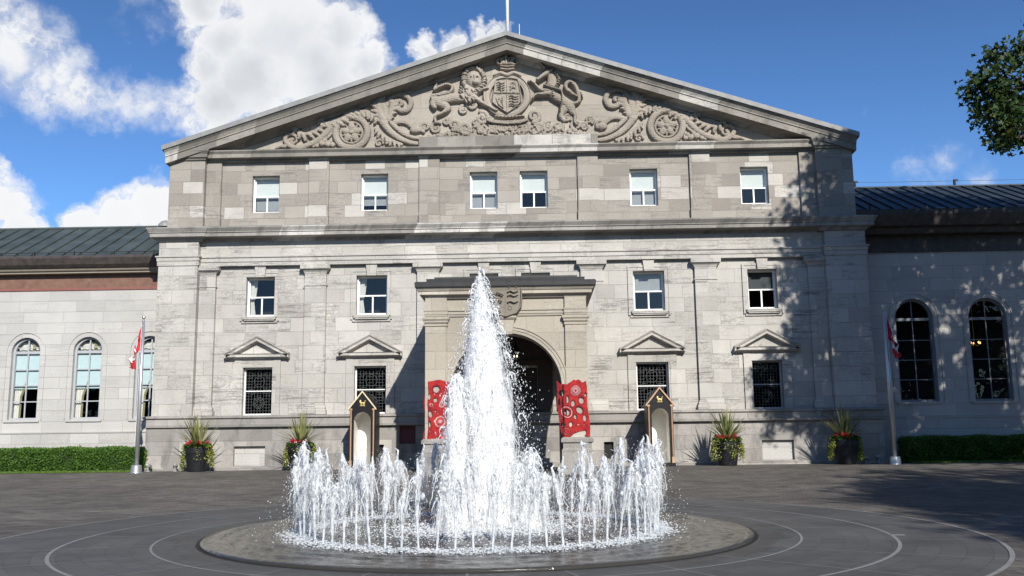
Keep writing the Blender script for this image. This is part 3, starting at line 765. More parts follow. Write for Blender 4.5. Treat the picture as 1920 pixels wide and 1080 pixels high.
# archivolt
def arch_ring(mb, r0, r1, y0, y1, n=40):
    vs = []; fs = []
    for i in range(n+1):
        t = math.pi*i/n; c, s_ = math.cos(t), math.sin(t)
        vs += [(r0*c, y0, AZ+r0*s_), (r1*c, y0, AZ+r1*s_), (r1*c, y1, AZ+r1*s_), (r0*c, y1, AZ+r0*s_)]
    for i in range(n):
        for k in range(4): fs.append((i*4+k, i*4+(k+1) % 4, (i+1)*4+(k+1) % 4, (i+1)*4+k))
    fs += [(3, 2, 1, 0), (n*4, n*4+1, n*4+2, n*4+3)]
    mb.add(vs, fs)
mb = MB(); arch_ring(mb, AR+.003, AR+.09, PF-.035, PF+.01); arch_ring(mb, AR+.093, AR+.18, PF-.055, PF+.01); arch_ring(mb, AR+.183, AR+.225, PF-.085, PF+.01)
mb.build('archivolt', POR, porch)
mb = MB(); mb.prism([(-.20, 4.15), (.20, 4.15), (.27, 4.60), (-.27, 4.60)], PF-.20, PF+.02)
mb.ringbox(-.27, .27, PF-.20, PF+.02, [(-.05, 4.602), (.02, 4.602), (.07, 4.66), (.07, 4.71), (-.05, 4.71)])
mb.build('keystone', POR, porch)
mb = MB()
for (z0, z1, p) in ((4.735, 4.80, .10), (4.803, 4.90, .125), (4.903, 4.95, .16)):
    mb.ringbox(-2.40, 2.40, PF, -.05, [(-.05, z0), (p-.06 if p < .12 else p-.06, z0), (p-.06, z1), (-.05, z1)])
for s in (-1, 1):
    xa, xb = sorted((s*1.83, s*2.50))
    mb.ringbox(xa, xb, PF-.10, PF+.03, [(-.02, 4.74), (.015, 4.74), (.015, 4.80), (.03, 4.803), (.03, 4.90), (.05, 4.91), (.05, 4.95), (-.02, 4.95)])
mb.build('architrave', POR, porch)
mb = MB()
mb.ringbox(-2.45, 2.45, PF-.02, -.05, [(-.1, 5.30), (.06, 5.30), (.08, 5.36), (.14, 5.40), (.22, 5.41), (.22, 5.51), (.25, 5.52), (.31, 5.60), (-.1, 5.60)])
mb.build('cornice', POR, porch)
mb = MB()
mb.ringbox(-2.45, 2.45, PF-.02, -.05, [(-.1, 5.602), (.33, 5.602), (.35, 5.64), (.36, 5.76), (.33, 5.80), (-.1, 5.86)])
mb.ringbox(-2.30, 2.30, PF+.1, -.05, [(-.1, 5.80), (.16, 5.80), (.18, 5.93), (-.1, 5.95)])
mb.box(-2.25, 2.25, PF+.15, -.02, 5.9, 6.02)
for s in (-1, 1): mb.box(s*.95-.55, s*.95+.55, -.5, -.03, 6.02, 6.4)
mb.build('roof', DKLEAD, porch)
mb = MB(); mb.box(-2.4, 2.4, PF+.6, -.03, 5.25, 5.29); mb.build('ceiling', BROWNR, porch)  # dark brown paints in the shade under the porch roof

# ------------------------------------------------------------------ carved relief: rounded strokes raised from the stone
TU = lambda u, w: (-19.24918 + .02024343*u - .00023783*w, 18.0851 - .0004362*u - .02117541*w)   # image pixels -> metres on the wall
PXM = 48.3
class Relief:
    def __init__(s, step=.016, lift=4.5): s.p = []; s.step = step; s.lift = lift
    def stroke(s, pts, r, h=None, n=6):
        P = smooth_path([tuple(p) for p in pts], n) if len(pts) > 2 else np.asarray(pts, float)
        if hasattr(r, '__len__'): rr = np.interp(np.linspace(0, 1, len(P)), np.linspace(0, 1, len(r)), r)
        else: rr = np.full(len(P), float(r))
        for a, b, ra, rb in zip(P[:-1], P[1:], rr[:-1], rr[1:]): s.p.append((a, b, ra, rb, h)); 
        return s
    def ell(s, x, z, rx, rz, rot=0, h=None, flat=False): s.p.append(('e', x, z, rx, rz, rot, h, flat)); return s
    def ring(s, x, z, R_, r, h=None, n=28):
        pts = [(x+R_*math.cos(2*math.pi*k/n), z+R_*math.sin(2*math.pi*k/n)) for k in range(n+1)]
        return s.stroke(pts, r, h, 1)
    def poly(s, pts, h): s.p.append(('p', np.asarray(pts, float), h)); return s
    def spiral(s, x, z, R_, r, turns=1.6, a0=0, sgn=1, h=None):
        n = int(16*turns); pts = []
        for k in range(n+1):
            t = k/n; rr = R_*(1-.86*t); a = a0 + sgn*2*math.pi*turns*t
            pts.append((x+rr*math.cos(a), z+rr*math.sin(a)))
        s.stroke(pts, [r, r*.8, r*.6], h, 1); s.ell(x, z, R_*.2, R_*.2, 0, h); return s
    def build(s, name, mat, parent, y, to3=None, noise=.006, smooth=True):
        """max-union of the rounded strokes sampled on a fine grid standing out of plane y"""
        los = []; his = []
        for q in s.p:
            if q[0] is 'e' or (isinstance(q[0], str) and q[0] == 'e'): m = max(q[3], q[4]); los.append((q[1]-m, q[2]-m)); his.append((q[1]+m, q[2]+m))
            elif isinstance(q[0], str): los.append(q[1].min(0)); his.append(q[1].max(0))
            else: m = max(q[2], q[3]); los.append(np.minimum(q[0], q[1])-m); his.append(np.maximum(q[0], q[1])+m)
        lo = np.min(los, 0)-.02; hi = np.max(his, 0)+.02; st = s.step
        nx = int((hi[0]-lo[0])/st)+2; nz = int((hi[1]-lo[1])/st)+2
        H = np.full((nz, nx), -1.0)
        for q in s.p:
            if isinstance(q[0], str) and q[0] == 'e':
                _, x, z, rx, rz, rot, h, fl = q; m = max(rx, rz); bl = (x-m, z-m); bh = (x+m, z+m)
            elif isinstance(q[0], str): bl = q[1].min(0); bh = q[1].max(0)
            else: m = max(q[2], q[3]); bl = np.minimum(q[0], q[1])-m; bh = np.maximum(q[0], q[1])+m
            i0 = max(0, int((bl[0]-lo[0])/st)); i1 = min(nx, int((bh[0]-lo[0])/st)+2); j0 = max(0, int((bl[1]-lo[1])/st)); j1 = min(nz, int((bh[1]-lo[1])/st)+2)
            if i1 <= i0 or j1 <= j0: continue
            gx = lo[0]+st*np.arange(i0, i1)[None, :]; gz = lo[1]+st*np.arange(j0, j1)[:, None]
            if isinstance(q[0], str) and q[0] == 'e':
                dx = gx-x; dz = gz-z; c, sn = math.cos(rot), math.sin(rot)
                d2 = ((dx*c+dz*sn)/rx)**2 + ((-dx*sn+dz*c)/rz)**2
                A = h if h else min(rx, rz)*1.0
                hh = np.where(d2 < 1, (A*np.clip((1-d2)*6, 0, 1) if fl else s.step*s.lift+A*np.clip(1-d2, 0, 1)**.42), -1)
            elif isinstance(q[0], str):
                P = q[1]; ins = np.zeros((j1-j0, i1-i0), bool)
                for a, b in zip(P, np.roll(P, -1, 0)):
                    cnd = ((a[1] > gz) != (b[1] > gz)) & (gx < (b[0]-a[0])*(gz-a[1])/(b[1]-a[1]+1e-12)+a[0]); ins ^= cnd
                hh = np.where(ins, q[2], -1)
            else:
                a, b, ra, rb, h = q; ab = b-a; L = ab@ab+1e-12
                t = np.clip(((gx-a[0])*ab[0]+(gz-a[1])*ab[1])/L, 0, 1)
                d2 = (gx-a[0]-t*ab[0])**2+(gz-a[1]-t*ab[1])**2; rr = ra+(rb-ra)*t
                e = d2/(rr*rr+1e-12); A = (h if h else rr*.95)
                hh = np.where(e < 1, s.step*s.lift+A*np.clip(1-e, 0, 1)**.42, -1)
            H[j0:j1, i0:i1] = np.maximum(H[j0:j1, i0:i1], hh)
        ok = H > 0
        rr_ = np.random.default_rng(len(s.p))
        n1 = rr_.normal(0, 1, H.shape); n1 = (n1+np.roll(n1, 1, 0)+np.roll(n1, 1, 1)+np.roll(n1, -1, 0)+np.roll(n1, -1, 1))/5
        gX = lo[0]+st*np.arange(nx)[None, :]; gZ = lo[1]+st*np.arange(nz)[:, None]
        chis = np.sin(58*gX+31*gZ)*np.sin(49*gZ-37*gX)+.6*np.sin(97*gX-71*gZ)
        Hn = np.where(ok, H + n1*noise*1.5 + chis*noise*1.6, -.03)
        cell = ok[:-1, :-1] | ok[1:, :-1] | ok[:-1, 1:] | ok[1:, 1:]
        idx = np.full(H.shape, -1); use = np.zeros(H.shape, bool)
        for dj in (0, 1):
            for di in (0, 1): use[dj:nz-1+dj, di:nx-1+di] |= cell
        idx[use] = np.arange(use.sum())
        jj, ii = np.nonzero(use)
        gx = lo[0]+st*ii; gz = lo[1]+st*jj; hh = Hn[jj, ii]
        V = np.stack([gx, y-hh, gz], 1) if to3 is None else to3(gx, gz, hh)
        cj, ci = np.nonzero(cell)
        F = np.stack([idx[cj, ci], idx[cj, ci+1], idx[cj+1, ci+1], idx[cj+1, ci]], 1)
        return npmesh(name, V, F, mat, parent, smooth=smooth)
A_ = lambda x, y: TU(500+x/4.174, 90+y/4.174)     # pixels in enlarged image crops of the carving
B_ = lambda x, y: TU(940+x/4.174, 90+y/4.174)
E_ = lambda x, y: TU(880+x/6.75, 90+y/6.75)
kA = .02075/4.174; kE = .02075/6.75
TY = .14
def acanthus(rl, pts, r, side, lobe, n=9, K=kA):
    """stem with curled leaf lobes along one side"""
    P = smooth_path(pts, 8); rl.stroke(pts, r)
    L = len(P)
    for k in range(n):
        i = int((k+.5)/n*(L-1)); p = P[i]; t = P[min(i+1, L-1)]-P[max(i-1, 0)]; t = t/np.linalg.norm(t)
        nn = np.array([-t[1], t[0]])*side; sz = lobe*(.7+.5*math.sin(math.pi*(k+.6)/n))
        c = p+nn*sz*.75+t*sz*.35
        rl.ell(c[0], c[1], sz, sz*.48, math.atan2(nn[1]+t[1]*.8, nn[0]+t[0]*.8), sz*.8)
        tip = p+nn*sz*1.45+t*sz*.7; rl.ell(tip[0], tip[1], sz*.3, sz*.3, 0, sz*.75)
def scroll_panel(mirror):
    rl = Relief(.016)
    f = (lambda x, y: A_(x, y)) if not mirror else (lambda x, y: (lambda p: (-p[0]+.02, p[1]))(A_(x, y)))
    sd = -1 if not mirror else 1
    pt = lambda L: [f(*p) for p in L]
    c = f(668, 660)
    rl.ring(c[0], c[1], 122*kA, 26*kA, .13); rl.ring(c[0], c[1], 84*kA, 9*kA, .05)
    for k in range(5):
        a = math.pi/2+2*math.pi*k/5; rl.ell(c[0]+46*kA*math.cos(a), c[1]+46*kA*math.sin(a), 36*kA, 26*kA, a, .10)
        a += math.pi/5; rl.ell(c[0]+58*kA*math.cos(a), c[1]+58*kA*math.sin(a), 20*kA, 8*kA, a, .05)
    rl.ell(c[0], c[1], 20*kA, 20*kA, 0, .15)
    rl.stroke(pt([(535, 585), (480, 650), (420, 710), (340, 752), (260, 778), (190, 765), (150, 725), (155, 688), (190, 672), (228, 686), (240, 720), (215, 742), (192, 728), (205, 712)]), [27*kA, 22*kA, 20*kA, 14*kA, 10*kA, 14*kA])
    rl.stroke(pt([(560, 600), (500, 680), (440, 730), (370, 770)]), [12*kA, 9*kA])
    rl.stroke(pt([(150, 765), (110, 768), (78, 780)]), [16*kA, 8*kA])
    acanthus(rl, pt([(425, 550), (455, 585), (520, 580), (590, 545), (650, 505), (740, 488), (820, 515), (880, 565)]), 17*kA, sd, 36*kA, 13)
    acanthus(rl, pt([(222, 605), (240, 645), (300, 672), (370, 655), (440, 610), (495, 570)]), 14*kA, sd, 30*kA, 9)
    acanthus(rl, pt([(925, 570), (885, 500), (880, 440), (905, 375)]), 30*kA, -sd, 32*kA, 7)
    acanthus(rl, pt([(925, 570), (925, 500), (915, 440), (905, 380)]), 22*kA, sd, 18*kA, 5)
    acanthus(rl, pt([(955, 560), (975, 500), (988, 445), (975, 410)]), 26*kA, sd, 26*kA, 6)
    rl.stroke(pt([(945, 545), (935, 470), (955, 410), (1000, 372), (1055, 362), (1105, 382), (1130, 430), (1108, 478), (1060, 488), (1018, 462), (1015, 425), (1045, 412), (1062, 435), (1042, 448)]), [20*kA, 18*kA, 20*kA, 22*kA, 18*kA, 12*kA])
    rl.stroke(pt([(1080, 372), (1095, 345), (1088, 325)]), [14*kA, 7*kA]); rl.ell(*f(1115, 345), 14*kA, 10*kA)
    rl.ell(*f(925, 590), 34*kA, 30*kA, 0, .15)
    rl.stroke(pt([(915, 580), (945, 620), (990, 665), (1060, 710), (1140, 738), (1215, 745)]), [30*kA, 24*kA, 15*kA])
    rl.stroke(pt([(985, 590), (1060, 655), (1130, 692), (1215, 705)]), [20*kA, 14*kA])
    rl.stroke(pt([(1005, 580), (1080, 578), (1140, 610), (1200, 640)]), [20*kA, 16*kA, 22*kA])
    rl.ell(*f(1165, 640), 38*kA, 30*kA)
    acanthus(rl, pt([(860, 630), (900, 668), (950, 700), (1000, 728), (1060, 752)]), 14*kA, sd, 26*kA, 7)
    x, z = f(885, 742); rl.spiral(x, z, 32*kA, 11*kA, 1.3)
    for x, y, r in ((440, 745, 24), (485, 752, 24), (525, 755, 20), (400, 762, 16), (460, 722, 18), (505, 728, 16)): rl.ell(*f(x, y), r*kA, r*kA)
    rl.build('scroll_carving', CAR, mansion, TY)
scroll_panel(False); scroll_panel(True)

arms = Relief(.016)      # the knot of scrolls everything else stands on
sp_list = [(A_, 1245, 615, 40, 0), (A_, 1330, 625, 42, 1), (A_, 1410, 570, 30, 0), (A_, 1470, 600, 42, 1), (A_, 1560, 625, 46, 0), (A_, 1640, 580, 34, 1), (A_, 1690, 545, 52, 0), (A_, 1545, 480, 38, 1), (A_, 1610, 440, 44, 0), (A_, 1700, 625, 40, 1),
    (B_, 20, 620, 34, 0), (B_, 100, 615, 38, 1), (B_, 190, 620, 36, 0), (B_, 258, 530, 50, 1), (B_, 300, 620, 36, 0), (B_, 370, 612, 42, 1), (B_, 450, 600, 40, 0), (B_, 520, 545, 34, 1), (B_, 590, 600, 44, 0), (B_, 690, 560, 34, 1), (B_, 650, 610, 34, 0), (B_, 770, 595, 40, 1), (A_, 1770, 625, 36, 0), (A_, 1840, 625, 34, 1)]
for fn_, x, y, r, sgn in sp_list:
    X0, Z0 = fn_(x, y); arms.spiral(X0, Z0, r*kA, r*kA*.34, 1.5, x*.7, 1 if sgn else -1)
r2 = np.random.default_rng(3)
for k in range(150):
    t = r2.random()
    X0 = -3.0+6.1*t; top = 12.33+.62*max(0, 1-abs(X0)/2.9)**.8; z = 12.30+(top-12.28)*r2.random()
    a = r2.random()*3.14; arms.ell(X0, z, .05+.06*r2.random(), .028+.03*r2.random(), a)
arms.poly([(-3.2, 12.25), (3.2, 12.25), (2.6, 12.42), (1.6, 12.7), (-1.6, 12.7), (-2.6, 12.45)], .03)
coa = arms.build('coat_of_arms', CAR, mansion, TY)
rl = Relief(.014)
# lion
hx, hz = A_(1625, 255)
rl.stroke([A_(1590, 380), A_(1500, 385), A_(1420, 400), A_(1345, 420)], [.27, .20, .18, .23], .20)
rl.ell(*A_(1592, 350), 58*kA, 80*kA, 0, .26)
rl.ell(hx, hz, 62*kA, 78*kA, 0, .36)
for k in range(26):
    a = 2*math.pi*k/26; rl.ell(hx+80*kA*math.cos(a), hz+92*kA*math.sin(a), 26*kA, 13*kA, a+.6, .27+.05*(k % 2))
for k in range(22):
    t = k/21; px = 1540+90*r2.random()-40*(1-t); rl.ell(*A_(px, 320+110*t), 22*kA, 9*kA, -1.2+r2.random()*.5, .30)
rl.ell(*A_(1640, 285), 36*kA, 30*kA, 0, .44); rl.ell(*A_(1610, 245), 16*kA, 10*kA, 0, .42); rl.ell(*A_(1655, 243), 16*kA, 10*kA, 0, .42); rl.stroke([A_(1632, 235), A_(1640, 275)], [.05, .07], .44)
rl.ell(*A_(1570, 190), 20*kA, 22*kA, 0, .32); rl.ell(*A_(1680, 200), 18*kA, 20*kA, 0, .32)
rl.stroke([A_(1620, 380), A_(1680, 425), A_(1740, 460), A_(1795, 490)], [.13, .095, .07, .065], .22); rl.ell(*A_(1800, 490), .10, .06, 0, .22)
rl.stroke([A_(1640, 360), A_(1690, 330), A_(1735, 320)], [.10, .07, .06], .22)
rl.stroke([A_(1350, 425), A_(1420, 470), A_(1385, 510), A_(1325, 540), A_(1330, 585)], [.20, .14, .075, .065, .06], .2); rl.ell(*A_(1340, 590), .15, .07, 0, .2)
rl.stroke([A_(1320, 405), A_(1305, 440), A_(1320, 470)], [.16, .13, .08], .2)
rl.stroke([A_(1310, 420), A_(1300, 380), A_(1370, 368), A_(1440, 348), A_(1455, 305), A_(1410, 288), A_(1350, 310), A_(1315, 330)], [.08, .08, .085, .075, .07, .07, .07, .06], .2)
rl.ell(*A_(1325, 318), .12, .07, .4, .2); rl.stroke([A_(1320, 310), A_(1335, 280), A_(1315, 255)], [.06, .05, .02], .16)
rl.build('lion', CAR, coa, TY)
rl = Relief(.014)
# unicorn
rl.stroke([B_(400, 220), B_(405, 280), B_(400, 340)], [.17, .21, .24], .22)
rl.stroke([B_(385, 330), B_(420, 370), B_(490, 420), B_(545, 470)], [.24, .20, .17, .19], .22)
rl.stroke([B_(375, 195), B_(330, 225), B_(290, 255)], [.125, .10, .075], .28); rl.ell(*B_(298, 252), .08, .06, .5, .26); rl.ell(*B_(372, 195), .13, .12, 0, .28)
rl.stroke([B_(345, 172), B_(318, 142), B_(292, 112)], [.05, .04, .018], .34)
rl.stroke([B_(395, 190), B_(418, 165)], [.07, .03], .28)
for k in range(12):
    rl.ell(*B_(430+25*math.sin(k*.5), 205+k*16), 20*kA, 9*kA, -.6+(k % 2)*.5, .27)
rl.stroke([B_(340, 305), B_(400, 325), B_(465, 345)], .05, .36)
for k in range(8): rl.ell(*B_(350+k*15, 292+k*5), 6*kA, 11*kA, 0, .36)
rl.stroke([B_(375, 340), B_(310, 330), B_(265, 285), B_(235, 265)], [.12, .08, .055, .05], .24); rl.ell(*B_(225, 265), .09, .07, 0, .2)
rl.stroke([B_(390, 360), B_(320, 368), B_(275, 372), B_(250, 400)], [.12, .08, .06, .05], .25)
rl.stroke([B_(545, 470), B_(560, 500), B_(578, 530), B_(575, 580), B_(590, 600)], [.19, .14, .075, .06, .06], .2); rl.stroke([B_(500, 470), B_(470, 520), B_(490, 570)], [.2, .12, .08], .18)
rl.stroke([B_(575, 440), B_(612, 415), B_(605, 360), B_(585, 300), B_(545, 265), B_(512, 285), B_(515, 325), B_(560, 360), B_(590, 380)], [.07, .08, .085, .09, .09, .085, .08, .07, .05], .19)
rl.stroke([B_(610, 330), B_(632, 360), B_(640, 390)], [.05, .05, .02], .14)
for k in range(12): rl.ell(*B_(470+8*math.sin(k*.4), 340+k*15), 7*kA, 8*kA, 0, .33)
rl.build('unicorn', CAR, coa, TY)
rl = Relief(.012)
pt = [E_(*p) for p in ((345, 412), (410, 398), (480, 390), (555, 398), (622, 412), (640, 480), (655, 570), (660, 690), (580, 770), (490, 832), (400, 775), (305, 700), (310, 620), (325, 540))]
rl.poly(pt, .20)
rl.stroke(pt+[pt[0]], .022, .23, 1); rl.stroke([E_(484, 392), E_(488, 828)], .014, .225, 1); rl.stroke([E_(318, 578), E_(655, 582)], .014, .225, 1)
for y in (455, 485, 515, 545): rl.stroke([E_(355, y), E_(385, y-12), E_(415, y+6), E_(455, y-6)], .016, .225)
rl.stroke([E_(530, 540), E_(560, 490), E_(585, 450)], .03, .225); rl.stroke([E_(545, 500), E_(590, 520)], .018, .225); rl.ring(*E_(562, 485), .11, .012, .215)
rl.stroke([E_(350, 640), E_(380, 720), E_(440, 770)], .018, .225); rl.stroke([E_(430, 620), E_(440, 770)], .014, .225)
for k in range(4): rl.stroke([E_(365+k*18, 660+k*14), E_(432, 640+k*30)], .008, .215)
for y in (625, 655, 690, 725, 750): rl.stroke([E_(510, y), E_(545, y-12), E_(585, y+6), E_(630, y-6)], .016, .225)
rl.build('shield', CAR, coa, TY)
rl = Relief(.012)
gx, gz = E_(485, 600)
n = 48
for k in range(n+1):
    pass
gp = [(gx+(250*kE)*math.cos(2*math.pi*k/n), gz+(238*kE)*math.sin(2*math.pi*k/n)) for k in range(n+1)]
rl.stroke(gp, 38*kE, .11, 1)
gq = [(gx+(287*kE)*math.cos(2*math.pi*k/n), gz+(275*kE)*math.sin(2*math.pi*k/n)) for k in range(n+1)]
rl.stroke(gq, 8*kE, .14, 1)
gq = [(gx+(213*kE)*math.cos(2*math.pi*k/n), gz+(203*kE)*math.sin(2*math.pi*k/n)) for k in range(n+1)]
rl.stroke(gq, 8*kE, .14, 1)
rl.stroke([E_(320, 350), E_(400, 320), E_(485, 345), E_(570, 320), E_(650, 355)], [.05, .09, .1, .09, .05], .2)
rl.build('garter', CAR, coa, TY, noise=.002)
rl = Relief(.012)
rl.stroke([E_(410, 272), E_(488, 282), E_(566, 272)], 18*kE, .22); rl.stroke([E_(405, 238), E_(488, 246), E_(572, 238)], 14*kE, .24)
for x, y, r in ((400, 178, 52), (575, 178, 52), (440, 160, 40), (535, 160, 40)): rl.ring(*E_(x, y), r*kE*.75, 14*kE, .22)
for k in range(9): rl.ell(*E_(412+k*19, 205), 11*kE, 20*kE, 0, .24)
rl.stroke([E_(475, 210), E_(473, 150), E_(472, 95)], [.07, .06, .05], .26); rl.ell(*E_(473, 120), 26*kE, 22*kE, 0, .28); rl.stroke([E_(450, 98), E_(496, 98)], .03, .26)
for k in range(7): rl.ell(*E_(350+k*14, 170-30*math.sin(k*.5)), 9*kE, 9*kE, 0, .24); rl.ell(*E_(510+k*14, 140+30*math.sin(k*.3)), 9*kE, 9*kE, 0, .24)
rl.build('crown', CAR, coa, TY)
rl = Relief(.012)
rl.poly([E_(*p) for p in ((225, 885), (330, 918), (490, 930), (650, 918), (750, 885), (752, 925), (655, 960), (490, 972), (325, 958), (230, 932))], .22)
rl.stroke([E_(345, 868), E_(490, 880), E_(690, 865)], 18*kE, .18)
for k in range(8): rl.ell(*E_(365+k*44, 868+8*math.sin(k*.45)), 9*kE, 9*kE, 0, .24)
rib = rl.build('motto_ribbon', CAR, coa, TY, noise=.001)
def letters(text, place, size, mat, parent, name='lettering'):
    """raised letters, one after the other, each set by place(t) -> (x, z, angle, y)"""
    V = []; F = []
    n = len(text)
    for k, ch in enumerate(text):
        if ch == ' ': continue
        cu = bpy.data.curves.new('t', 'FONT'); cu.body = ch; cu.size = size; cu.align_x = 'CENTER'; cu.align_y = 'CENTER'; cu.extrude = .012; cu.resolution_u = 2
        ob = bpy.data.objects.new('t', cu); COL.objects.link(ob)
        dg = bpy.context.evaluated_depsgraph_get(); me = bpy.data.meshes.new_from_object(ob.evaluated_get(dg))
        x, z, a, y = place((k+.5)/n); c, s_ = math.cos(a), math.sin(a); o = len(V)
        for v in me.vertices: V.append((x+v.co.x*c-v.co.y*s_, y-v.co.z, z+v.co.x*s_+v.co.y*c))
        for p in me.polygons: F.append(tuple(i+o for i in p.vertices))
        bpy.data.objects.remove(ob); bpy.data.curves.remove(cu); bpy.data.meshes.remove(me)
    mb = MB(); mb.v = V; mb.f = F; mb.mi = [0]*len(F); return mb.build(name, mat, parent)
CARD = flat('letter stone', (.34, .295, .245), .9, 0, .1)
def gplace(t):
    a = math.radians(232 - 284*t); return gx+250*kE*math.cos(a), gz+238*kE*math.sin(a), a-math.pi/2, TY-.115
letters('HONI SOIT QUI MAL Y PENSE', gplace, .17, CARD, coa)
def rplace(t):
    x = 240+500*t; p = E_(x, 905+44*(1-((x-490)/255)**2)); return p[0], p[1], .12*(t-.5)*4*.4, TY-.225
letters('DIEU ET MON DROIT', rplace, .15, CARD, coa)

# shield over the porch arch
SX = lambda x, y: (-.49+(x-755)/(1090-755)*1.0, 5.76-(y-165)/(515-165)*1.08)
rl = Relief(.010, 1.5)
out = [SX(*p) for p in ((757, 172), (920, 165), (1088, 168), (1084, 330), (1075, 420), (1030, 480), (925, 512), (830, 490), (785, 430), (768, 330))]
rl.poly(out, .12); rl.stroke(out+[out[0]], .028, .19, 1); rl.stroke([SX(918, 172), SX(922, 500)], .012, .14, 1); rl.stroke([SX(770, 325), SX(1080, 318)], .008, .135, 1); rl.stroke([SX(785, 415), SX(920, 412)], .01, .135, 1)
rl.stroke([SX(775, 215), SX(905, 215)], .022, .15, 1); rl.stroke([SX(838, 200), SX(838, 260)], .016, .14, 1)
for cx, cy in ((800, 295), (845, 280), (880, 295), (805, 365), (865, 360), (850, 465)):
    for a in (0, 1.05, 2.1, 3.14, 4.2, 5.2): rl.ell(SX(cx, cy)[0]+.04*math.cos(a), SX(cx, cy)[1]+.04*math.sin(a), .04, .018, a, .20)
for cy in (265, 305, 370):
    rl.stroke([SX(945, cy), SX(975, cy-10), SX(1010, cy+4), SX(1050, cy-8)], [.03, .022, .03, .018], .20); rl.stroke([SX(955, cy+10), SX(950, cy+20)], .012, .14, 1); rl.stroke([SX(1030, cy+8), SX(1035, cy+20)], .012, .14, 1)
for cx in (960, 1030): rl.ell(*SX(cx, 218), .06, .05, 0, .20)
rl.ring(*SX(965, 425), .06, .014, .14)
SHD = stone('weathered shield stone', [(0, (0.193, 0.173, 0.142)), (.5, (0.208, 0.189, 0.154)), (.8, (0.223, 0.200, 0.166))], 1.6, 3.0, .2, .2, 0)
rl.build('shield', SHD, porch, PF-.14, noise=.001)
mb = MB(); mb.prism([(x*.97, 5.22+(z-5.22)*.97) for x, z in out], PF-.16, PF+.02); mb.build('shield_block', SHD, porch)

# ------------------------------------------------------------------ side wings
def archframe(mb, c, hw, zb, zt, y, w, dep):
    """glazing frame of an arched window"""
    zs = zt-hw
    mb.box(c-hw+.002, c-hw+w, y, y+dep, zb+.002, zs); mb.box(c+hw-w, c+hw-.002, y, y+dep, zb+.002, zs); mb.box(c-hw+w, c+hw-w, y, y+dep, zb+.002, zb+w)
    n = 24; vs = []; fs = []
    for i in range(n+1):
        t = math.pi*i/n
        for r, yy in ((hw-w, y), (hw-.002, y), (hw-.002, y+dep), (hw-w, y+dep)): vs.append((c+r*math.cos(t), yy, zs+r*math.sin(t)))
    for i in range(n):
        for k in range(4): fs.append((i*4+k, i*4+(k+1) % 4, (i+1)*4+(k+1) % 4, (i+1)*4+k))
    mb.add(vs, fs)
def archglass(c, hw, zb, zt, y):
    zs = zt-hw; pts = [(c-hw, zb), (c+hw, zb)]+[(c+hw*math.cos(math.pi*i/20), zs+hw*math.sin(math.pi*i/20)) for i in range(21)]
    return [(x, y, z) for x, z in pts]
